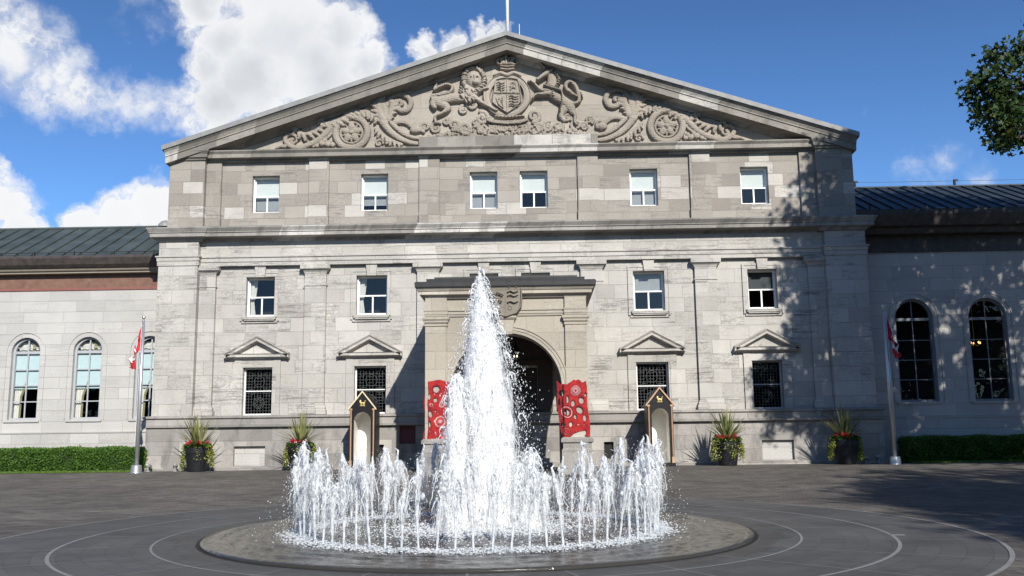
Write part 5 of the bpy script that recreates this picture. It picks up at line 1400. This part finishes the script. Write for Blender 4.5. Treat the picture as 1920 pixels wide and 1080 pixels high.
for s, x0, x1, nm in ((-1, -24, -13.15, 'a'), (1, 13.7, 24, 'b')):
    rg = np.random.default_rng(31+s); n = 16000
    P = np.stack([x0+(x1-x0)*rg.random(n), -1.75+.95*rg.random(n), 0*rg.random(n)+.0], 1)
    D = unit(np.stack([rg.normal(size=n)*.4, rg.normal(size=n)*.4, np.ones(n)], 1)); Nn = unit(np.cross(D, rand_dirs(n, rg)))
    V, F = leaf_quads(P, D, Nn, .05+.04*rg.random(n), .014+0*rg.random(n), 0)
    tag(npmesh('grass', V, F, GRASS), 'narrow lawn strip in front of the %s hedge' % ('sunlit left' if s < 0 else 'shaded right'), 'grass', None, 'stuff')

# ------------------------------------------------------------------ trees
def leaf_poly(P, D, Nn, S):
    """lobed broad leaves, 8 corners"""
    shp = [(0, 0), (.28, .22), (.22, .52), (.48, .38), (.62, .16), (1.0, 0), (.62, -.16), (.48, -.38), (.22, -.52), (.28, -.22)]
    up = np.cross(D, Nn); S = S[:, None]
    V = np.stack([P+D*S*a+Nn*S*b+up*S*.12*abs(b) for a, b in shp], 1).reshape(-1, 3)
    n = len(P); return V, np.arange(10*n).reshape(n, 10)
def tree(x, y, label, blobs, seed, trunk_r, fine=()):
    rg = np.random.default_rng(seed); z0 = zf(y)
    o = tag(empty('maple_tree', (x, y, z0)), label, 'tree')
    off = np.array([x, y, z0])
    big = max(blobs, key=lambda b: b[3]*b[4]*b[5])
    top = np.array(big[:3])
    mb = MB()
    tz = np.linspace(0, 1, 9); path = [np.array([0, 0, 0])+(top-off)*t*np.array([1, 1, 1.0])+np.array([.15*math.sin(t*5), .12*math.cos(t*4), 0])*(t > 0) for t in tz]
    mb.tube(path, [trunk_r*1.35, trunk_r*1.05, trunk_r*.95, trunk_r*.85, trunk_r*.72, trunk_r*.58, trunk_r*.42, trunk_r*.3, trunk_r*.15], 14)
    tr = mb.build('trunk', BARK, o, True)
    mb = MB()
    for b in blobs:
        c = np.array(b[:3])-off; s_ = path[4]+(path[6]-path[4])*rg.random()*.6 if b is not big else path[5]
        mid = (s_+c)/2+np.array([0, 0, .5])
        mb.tube(smooth_path([s_, mid, c], 5), np.linspace(trunk_r*.42, .04, 11), 8)
        for k in range(14):
            dd = rand_dirs(1, rg)[0]*np.array(b[3:6])*(.6+.3*rg.random()); st = s_+(c-s_)*(.55+.45*rg.random())
            mb.tube([st, (st+c+dd)/2+rg.normal(size=3)*.12, c+dd], [.06, .035, .012], 5)
    mb.build('limbs', BARK, o, True)
    PP = []; big_s = []; k_f = []
    for b in blobs:
        c = np.array(b[:3])-off; r = np.array(b[3:6]); nc = int(b[6]); per = int(b[7]); spread = b[8]
        dirs = rand_dirs(nc, rg); rad = (.45+.55*rg.random(nc)**.5)
        lump = 1+.22*np.sin(dirs[:, 0]*5+seed)+.18*np.sin(dirs[:, 2]*7+dirs[:, 1]*4)
        C = c+dirs*r*rad[:, None]*lump[:, None]
        P = np.repeat(C, per, 0)+rg.normal(size=(nc*per, 3))*spread
        PP.append(P); big_s.append(np.full(len(P), b[9]))
    P = np.concatenate(PP); S = np.concatenate(big_s); n = len(P)
    D = unit(rg.normal(size=(n, 3))+np.array([0, 0, -.5])); Nn = unit(np.cross(D, rand_dirs(n, rg)))
    V, F = leaf_poly(P, D, Nn, S*(.7+.6*rg.random(n)))
    mi = (rg.random(n) < .10).astype(int)
    npmesh('crown', V, F, [LEAF, LEAFY], o, mi)
# blob: centre, radii, clusters, leaves per cluster, spread, leaf size
tree(20.5, -12.5, 'dark leafy maple reaching a branch into the sky at upper right', [
    (20.2, -12.5, 12.6, 5.6, 5.6, 5.2, 410, 44, .36, .30),
    (20.2, -11.2, 6.6, 2.6, 2.0, 1.6, 80, 42, .34, .26),
    (13.2, -11.0, 9.65, 1.2, 1.1, 1.35, 40, 62, .15, .15),
    (13.25, -11.2, 8.6, .75, .9, .8, 15, 55, .15, .15),
    (15.3, -11.6, 10.4, 1.7, 1.6, 2.2, 66, 42, .22, .2),
    (15.9, -12.6, 13.8, 2.0, 2.2, 2.2, 84, 42, .25, .22),
    (16.0, -12.8, 16.2, 2.2, 2.2, 2.0, 78, 40, .27, .26),
    (18.0, -12.3, 17.8, 2.8, 2.8, 2.0, 110, 40, .36, .28),
    (15.7, -12.2, 8.2, 1.5, 1.6, 1.5, 44, 42, .22, .2),
    (17.6, -12.0, 8.4, 2.1, 2.2, 2.0, 66, 40, .28, .26),
    ], 41, .42)
tree(24.5, -37.5, 'second maple standing behind the viewer on the right', [
    (23.0, -36.5, 12.2, 7.2, 6.6, 4.6, 620, 42, .45, .34),
    (17.2, -32.5, 11.0, 2.6, 2.6, 2.0, 120, 40, .36, .28),
    (18.2, -41.5, 12.5, 4.0, 3.6, 2.4, 160, 40, .4, .3),
    ], 42, .5)

rg = np.random.default_rng(61); n = 26000
ang = R(180)+R(10)*0+rg.random(n)*math.pi; ang = np.where(rg.random(n) < .0, 0, ang); rad = 62+9*rg.random(n)
hh = 13+3*np.sin(ang*11)+2.2*np.sin(ang*23+1)
P = np.stack([rad*np.cos(ang)*1.15, -8+rad*np.sin(ang), .3+hh*rg.random(n)**.9], 1)
D = unit(rg.normal(size=(n, 3))+np.array([0, 0, -.4])); Nn = unit(np.cross(D, rand_dirs(n, rg)))
V, F = leaf_quads(P, D, Nn, 1.0+.8*rg.random(n), .8+.5*rg.random(n), .1)  # unseen leaf belt, added to cut low sky light on the front
tag(npmesh('added_treeline', V, F, LEAF), 'unseen trees added behind the viewer to block low sky light', 'trees', None, 'stuff')

# ------------------------------------------------------------------ water
def water_white():
    m, g = newmat('foaming water')
    pos = g.n('NewGeometry').outputs['Position']
    n1 = g.noise(pos, 7, 5, .65)
    c = g.mix(g.mr(n1, .35, .65), (.88, .90, .92), (.96, .965, .97))
    d = g.n('BsdfPrincipled', {'Base Color': c, 'Roughness': .28, 'Specular IOR Level': .4})
    t = g.n('BsdfTranslucent', {'Color': (.86, .90, .93)})
    mx = g.n('MixShader', {0: .52}); g.nt.links.new(d.outputs[0], mx.inputs[1]); g.nt.links.new(t.outputs[0], mx.inputs[2])
    finish(g, mx); return m
def water_clear(name, lo, hi):
    m, g = newmat(name)
    pos = g.n('NewGeometry').outputs['Position']
    sp = g.n('SeparateXYZ'); g.set(sp.inputs[0], pos)
    cm = g.n('CombineXYZ'); g.set(cm.inputs[0], sp.outputs[0]); g.set(cm.inputs[1], sp.outputs[1]); g.set(cm.inputs[2], g.m('MULTIPLY', sp.outputs[2], .45))
    n1 = g.noise(cm, 30, 4, .6)
    d = g.n('BsdfPrincipled', {'Base Color': (.88, .90, .92), 'Roughness': .12, 'Specular IOR Level': .6})
    t = g.n('BsdfTranslucent', {'Color': (.84, .88, .92)})
    mx = g.n('MixShader', {0: .45}); g.nt.links.new(d.outputs[0], mx.inputs[1]); g.nt.links.new(t.outputs[0], mx.inputs[2])
    tr = g.n('BsdfTransparent', {'Color': (.93, .96, .98)}); gs = g.n('BsdfGlossy', {'Roughness': .04}); fr = g.n('Fresnel', {'IOR': 1.33})
    cl = g.n('MixShader'); g.set(cl.inputs[0], g.m('ADD', fr.outputs[0], .06)); g.nt.links.new(tr.outputs[0], cl.inputs[1]); g.nt.links.new(gs.outputs[0], cl.inputs[2])
    m2_ = g.n('MixShader'); g.set(m2_.inputs[0], g.mr(n1, .36, .60, lo, hi)); g.nt.links.new(cl.outputs[0], m2_.inputs[1]); g.nt.links.new(mx.outputs[0], m2_.inputs[2])
    finish(g, m2_); return m
FOAM = water_white()
CLEAR = water_clear('clear and foamy water', .50, 1.0)
import bmesh
def ico(sub):
    bm = bmesh.new(); bmesh.ops.create_icosphere(bm, subdivisions=sub, radius=1.0)
    V = np.array([v.co[:] for v in bm.verts]); F = np.array([[v.index for v in f.verts] for f in bm.faces]); bm.free(); return V, F
I1, I2 = ico(1), ico(2)
def blobs_vf(C, S, rg, base=I1, axis=None, jit=.25):
    """many little drops: centres C (n,3), half sizes S (n,3); axis = direction of their long side"""
    BV, BF = base; n = len(C); k = len(BV)
    V = BV[None]*(1+jit*rg.normal(size=(n, k, 1))*.5)*S[:, None, :]
    if axis is None: axis = unit(np.stack([rg.normal(size=n)*.22, rg.normal(size=n)*.22, np.ones(n)], 1))
    zx = axis; xx = unit(np.cross(zx, rand_dirs(n, rg))); yx = np.cross(zx, xx)
    V = V[:, :, 0:1]*xx[:, None]+V[:, :, 1:2]*yx[:, None]+V[:, :, 2:3]*zx[:, None]+C[:, None]
    return V.reshape(-1, 3), (BF[None]+(np.arange(n)*k)[:, None, None]).reshape(-1, 3)
def join(parts):
    V = []; F = []; o = 0
    for v, f in parts: V.append(v); F.append(f+o); o += len(v)
    return np.concatenate(V), np.concatenate(F)
def tri(mb):
    F = []
    for f in mb.f:
        for i in range(1, len(f)-1): F.append((f[0], f[i], f[i+1]))
    return np.array(mb.v, float), np.array(F)

def veil_mat(name, base, k, scale=26.0, soft=.07, zst=.20, white=.95):
    """ragged curtain of aerated water: white where there is water, clear air between the streaks"""
    m, g = newmat(name)
    geo = g.n('NewGeometry'); pos = geo.outputs['Position']
    sp = g.n('SeparateXYZ'); g.set(sp.inputs[0], pos)
    cm = g.n('CombineXYZ'); g.set(cm.inputs[0], sp.outputs[0]); g.set(cm.inputs[1], sp.outputs[1]); g.set(cm.inputs[2], g.m('MULTIPLY', sp.outputs[2], zst))
    n1 = g.noise(cm, scale, 5, .62, .3)
    n2 = g.noise(pos, scale*1.9, 4, .65)
    n3 = g.noise(pos, 3.2, 3, .5)
    nn = g.m('ADD', g.m('ADD', g.m('MULTIPLY', n1, .55), g.m('MULTIPLY', n2, .45)), g.m('MULTIPLY', g.m('SUBTRACT', n3, .5), .22))
    nn = g.m('SUBTRACT', nn, g.m('MULTIPLY', g.m('MAXIMUM', g.m('ADD', sp.outputs[2], .5), 0.0), k))
    al = g.mr(nn, base-soft*.4, base+soft)
    c = g.mix(g.mr(n2, .3, .7), (white*.90, white*.92, white*.94), (white, white, white))
    d = g.n('BsdfPrincipled', {'Base Color': c, 'Roughness': .35, 'Specular IOR Level': .3})
    t = g.n('BsdfTranslucent', {'Color': (white, white, white)})
    mx = g.n('MixShader', {0: .5}); g.nt.links.new(d.outputs[0], mx.inputs[1]); g.nt.links.new(t.outputs[0], mx.inputs[2])
    tr = g.n('BsdfTransparent')
    m2_ = g.n('MixShader'); g.set(m2_.inputs[0], al); g.nt.links.new(tr.outputs[0], m2_.inputs[1]); g.nt.links.new(mx.outputs[0], m2_.inputs[2])
    finish(g, m2_); return m
VEILS = [veil_mat('dense falling water', .36, .012), veil_mat('streaked falling water', .455, .014), veil_mat('ragged falling water', .52, .010), veil_mat('scattered falling water', .585, .004, 34.0, .05, .5)]
def shell(hs_, rs_, fac, H, lean, rg, nr=90, ns=56, wob=.05, skew=0.0):
    T = np.linspace(0, 1, nr+1)[:, None]; Aa = np.linspace(0, 2*np.pi, ns, endpoint=False)[None, :]
    ph = rg.random(4)*6.28
    k = 1+wob*np.sin(3*Aa+T*8+ph[0])+wob*.8*np.sin(5*Aa-T*15+ph[1])+wob*.6*np.sin(9*Aa+T*26+ph[2])
    Rr = (np.interp(T, hs_, rs_)*fac+.012*max(0, fac-.8))*k
    V = np.stack([Rr*np.cos(Aa)+lean*T+skew*(1-T)*T, Rr*np.sin(Aa), T*H+0*Aa], 2).reshape(-1, 3)
    i, j = np.meshgrid(np.arange(nr), np.arange(ns), indexing='ij'); i = i.ravel(); j = j.ravel(); j2 = (j+1) % ns
    F = np.concatenate([np.stack([i*ns+j, i*ns+j2, (i+1)*ns+j2], 1), np.stack([i*ns+j, (i+1)*ns+j2, (i+1)*ns+j], 1)])
    return V, F
def plume(name, label, x, y, H, prof, nb, seed, lean=0.0, fling=1.0):
    """tall aerated jet: prof = (height share, radius)"""
    rg = np.random.default_rng(seed); z0 = zf(y)+.05
    o = tag(empty(name, (x, y, z0)), label, 'water jet', 'tall foaming fountain jets')
    hs_, rs_ = np.array(prof).T
    parts = [shell(hs_, rs_, .62, H*.95, lean, rg, wob=.06)]; mi = [0]
    for fac, m in ((.76, 1), (.88, 2), (1.0, 3), (1.16, 4)):
        parts.append(shell(hs_, rs_, fac, H*(.97+.03*fac), lean, rg, wob=.07)); mi.append(m)
    # clots and drops flung off
    n = nb; t = rg.random(n)*.96; rr = np.interp(t, hs_, rs_); a = rg.random(n)*2*np.pi; q = .95+.34*np.abs(rg.normal(size=n))*fling
    C = np.stack([(rr*q+.015)*np.cos(a)+lean*t+.07*(1-t)*t*fling*2, (rr*q+.015)*np.sin(a), t*H], 1); s_ = .0022+.0075*rg.random(n)**3.0
    parts.append(blobs_vf(C, np.stack([s_, s_, s_*(1+2*rg.random(n))], 1), rg, I1, jit=.35)); mi.append(0)
    for k in range(70):
        tt = .15+.84*rg.random()**.7; r = np.interp(tt, hs_, rs_)*(.95+.12*rg.random()); a = rg.random()*6.28
        p = np.array([r*math.cos(a)+lean*tt, r*math.sin(a), tt*H]); mb = MB(); L = (.03+.05*rg.random())*(.6+.6*(1-tt))
        pts = [p+np.array([math.cos(a)*L*.45*i+.008*rg.normal(), math.sin(a)*L*.45*i, L*(1.1*i-.33*i*i)]) for i in range(6)]
        w = .005+.010*rg.random(); mb.tube(pts, [w*1.3, w*1.1, w*.8, w, w*.6, .003], 5); parts.append(tri(mb)); mi.append(0)
    V, F = join(parts); mi = np.concatenate([np.full(len(p[1]), m) for p, m in zip(parts, mi)])
    npmesh('water', V, F, [FOAM]+VEILS, o, mi, smooth=True)
plume('water_jet', 'tall central white water plume shooting up from the fountain plate', .18, FY+.0, 4.18, [(0, .58), (.06, .56), (.2, .545), (.36, .51), (.5, .45), (.60, .38), (.70, .285), (.78, .215), (.85, .165), (.91, .10), (.945, .05), (.96, .028), (1, .018)], 8500, 51, -.16)
plume('water_jet', 'shorter white foaming jet at the left flank of the central plume', -.34, FY-.45, 2.42, [(0, .25), (.2, .235), (.5, .21), (.75, .175), (.9, .14), (.97, .10), (1, .04)], 1500, 52, .02, .5)
plume('water_jet', 'low foaming jet at the right flank of the central plume', .80, FY-.30, 1.25, [(0, .22), (.3, .17), (.6, .12), (.85, .07), (1, .02)], 900, 53, .02, 1.2)

JETV = [veil_mat('jet veil', .515, .0, 40.0, .07, .20), veil_mat('thin jet veil', .58, .0, 44.0, .06, .3)]
def ring_jet_mesh(seed):
    rg = np.random.default_rng(seed); H = .74+.36*rg.random(); parts = []; mi = []
    def put(p, m=0): parts.append(p); mi.append(np.full(len(p[1]), m))
    n = 30; pts = []; rd = []; ph = rg.random()*6
    for i in range(n+1):
        t = i/n; pts.append((.020*math.sin(t*7+ph)*t+.05*t*t*math.sin(ph), .02*math.cos(t*6+ph)*t, t*H)); rd.append(max(.008, (.014+.012*t)*(1+.22*rg.normal()*min(1, .3+t))))
    mb = MB(); mb.tube(pts, rd, 9); put(tri(mb))
    tip = np.array(pts[-1]); cx = lambda t: np.interp(np.minimum(t, 1), np.linspace(0, 1, n+1), [p[0] for p in pts])
    # falling water wraps the upper part of the jet in torn curtains
    for fac, m, lo in ((1.0, 1, .30+.2*rg.random()), (1.7, 2, .12+.2*rg.random())):
        hs_ = np.array([lo, lo+.15, .75, .92, 1.02, 1.08]); rs_ = np.array([.030, .042, .060, .065, .045, .015])*fac*(.8+.5*rg.random())
        T = np.linspace(lo, 1.08, 26)[:, None]; Aa = np.linspace(0, 2*np.pi, 16, endpoint=False)[None, :]
        R_ = np.interp(T, hs_, rs_)*(1+.18*np.sin(2*Aa+T*6+ph)+.14*np.sin(5*Aa-T*11))
        V = np.stack([R_*np.cos(Aa)+cx(T[:, 0])[:, None], R_*np.sin(Aa), T*H+0*Aa], 2).reshape(-1, 3); ns = 16
        i, j = np.meshgrid(np.arange(25), np.arange(ns), indexing='ij'); i = i.ravel(); j = j.ravel(); j2 = (j+1) % ns
        put((V, np.concatenate([np.stack([i*ns+j, i*ns+j2, (i+1)*ns+j2], 1), np.stack([i*ns+j, (i+1)*ns+j2, (i+1)*ns+j], 1)])), m)
    # clots where the jet breaks, and a spear on top of some
    k = 12; t = .68+.38*rg.random(k); C = np.stack([cx(t)+.028*rg.normal(size=k), .028*rg.normal(size=k), t*H], 1)
    s_ = .010+.020*rg.random(k)**1.5; put(blobs_vf(C, np.stack([s_, s_, s_*(1.2+1.5*rg.random(k))], 1), rg, I2, jit=.14))
    mb = MB(); hh = .05+.26*rg.random()**1.6; mb.tube([tip-np.array([0, 0, .06]), tip+np.array([.01, 0, hh*.4]), tip+np.array([.03*rg.normal(), 0, hh*.8]), tip+np.array([.05*rg.normal(), 0, hh])], [.026, .022, .014, .004], 8); put(tri(mb))
    for q in range(5):
        a = rg.random()*6.28; r0 = .05+.13*rg.random(); z = H*(.70+.35*rg.random()); L = H*(.18+.55*rg.random()); m = 10; pp = []; rr = []
        for i in range(m+1):
            tt = i/m; pp.append((tip[0]*.7+math.cos(a)*(r0*tt**.6)+.010*rg.normal(), math.sin(a)*(r0*tt**.6)+.010*rg.normal(), z-L*tt*tt)); rr.append(max(.0025, (.007+.008*rg.random())*(1-.6*tt)))
        mb = MB(); mb.tube(pp, rr, 5); put(tri(mb))
    k = 130; a = rg.random(k)*6.28; r = .03+.15*np.abs(rg.normal(size=k)); z = H*(1.1*rg.random(k)); s_ = .0025+.0065*rg.random(k)**2.6
    put(blobs_vf(np.stack([r*np.cos(a), r*np.sin(a), z], 1), np.stack([s_, s_, s_*(1+rg.random(k))], 1), rg, I1))
    k = 90; a = rg.random(k)*6.28; r = .02+.12*np.abs(rg.normal(size=k)); s_ = .006+.012*rg.random(k)**1.6
    put(blobs_vf(np.stack([r*np.cos(a), r*np.sin(a), .004+.05*rg.random(k)**2], 1), np.stack([s_*1.3, s_*1.3, s_*.6], 1), rg, I1, axis=np.tile([[0, 0, 1.0]], (k, 1))))
    V, F = join(parts); return npmesh('water', V, F, [CLEAR]+JETV, None, np.concatenate(mi), smooth=True)
NV = 16; protos = [ring_jet_mesh(100+k) for k in range(NV)]
JR = 2.76; NJ = 72
for k in range(NJ):
    a = 2*math.pi*(k+.35)/NJ; x, y = JR*math.cos(a), FY+JR*math.sin(a)
    r = empty('fountain_jet', (x, y, zf(y)+.05))
    r.rotation_euler = (R(2.2)*rng.normal(), R(-1.5)+R(2.4)*rng.normal(), rng.random()*6.28)
    r.scale = (1, 1, .80+.30*rng.random()+.10*abs(math.cos(a)))
    tag(r, 'slender clear water jet in the ring around the central plume', 'water jet', 'ring of slender fountain jets')
    c = protos[k % NV]
    if k >= NV: c = c.copy(); COL.objects.link(c)
    c.parent = r
# spray and foam nobody could count
def spray():
    rg = np.random.default_rng(77); parts = []
    n = 5200; r = JR*np.sqrt(rg.random(n))*1.02; a = rg.random(n)*6.28; z = .9*rg.random(n)**1.6+.03
    s = .0025+.0075*rg.random(n)**2.6; parts.append(blobs_vf(np.stack([r*np.cos(a), r*np.sin(a), z], 1), np.stack([s, s, s], 1), rg, I1))
    n = 2600; r = JR+.28*np.abs(rg.normal(size=n)); a = rg.random(n)*6.28; z = .03+1.0*rg.random(n)**2.2*np.exp(-(r-JR)*1.6)
    s = .0025+.007*rg.random(n)**2.6; parts.append(blobs_vf(np.stack([r*np.cos(a), r*np.sin(a), z], 1), np.stack([s, s, s], 1), rg, I1))
    V, F = join(parts); V[:, 2] += zg(FY+V[:, 1])-zf(FY)
    tag(npmesh('spray', V, F, CLEAR, None, smooth=True, loc=(0, FY, zf(FY)+.05)), 'fine water drops flying inside and around the ring of jets', 'spray', None, 'stuff')
def foam():
    rg = np.random.default_rng(78); parts = []
    n = 12000; a = rg.random(n)*6.28; w = .55+.45*np.sin(a*36)+.25*np.sin(a*5+1); r = JR+.13*rg.normal(size=n)*(.7+.5*np.sin(a*9)**2)
    s = .004+.009*rg.random(n)**2; parts.append(blobs_vf(np.stack([r*np.cos(a), r*np.sin(a), .03*rg.random(n)**2], 1), np.stack([s*1.7, s*1.7, s*.55], 1), rg, I1, axis=np.tile([[0, 0, 1.0]], (n, 1))))
    n = 6500; a = rg.random(n)*6.28; r = .55+.55*np.abs(rg.normal(size=n)); r = np.minimum(r, 2.3); s = .0045+.011*rg.random(n)**2
    parts.append(blobs_vf(np.stack([.05+r*np.cos(a), r*np.sin(a), .10*rg.random(n)**2*np.exp(-(r-.6))], 1), np.stack([s*1.6, s*1.6, s*.7], 1), rg, I1, axis=np.tile([[0, 0, 1.0]], (n, 1))))
    V, F = join(parts); V[:, 2] += zg(FY+V[:, 1])-zf(FY)
    tag(npmesh('foam', V, F, FOAM, None, smooth=True, loc=(0, FY, zf(FY)+.052)), 'white foam churning on the plate under the jets', 'foam', None, 'stuff')
spray(); foam()
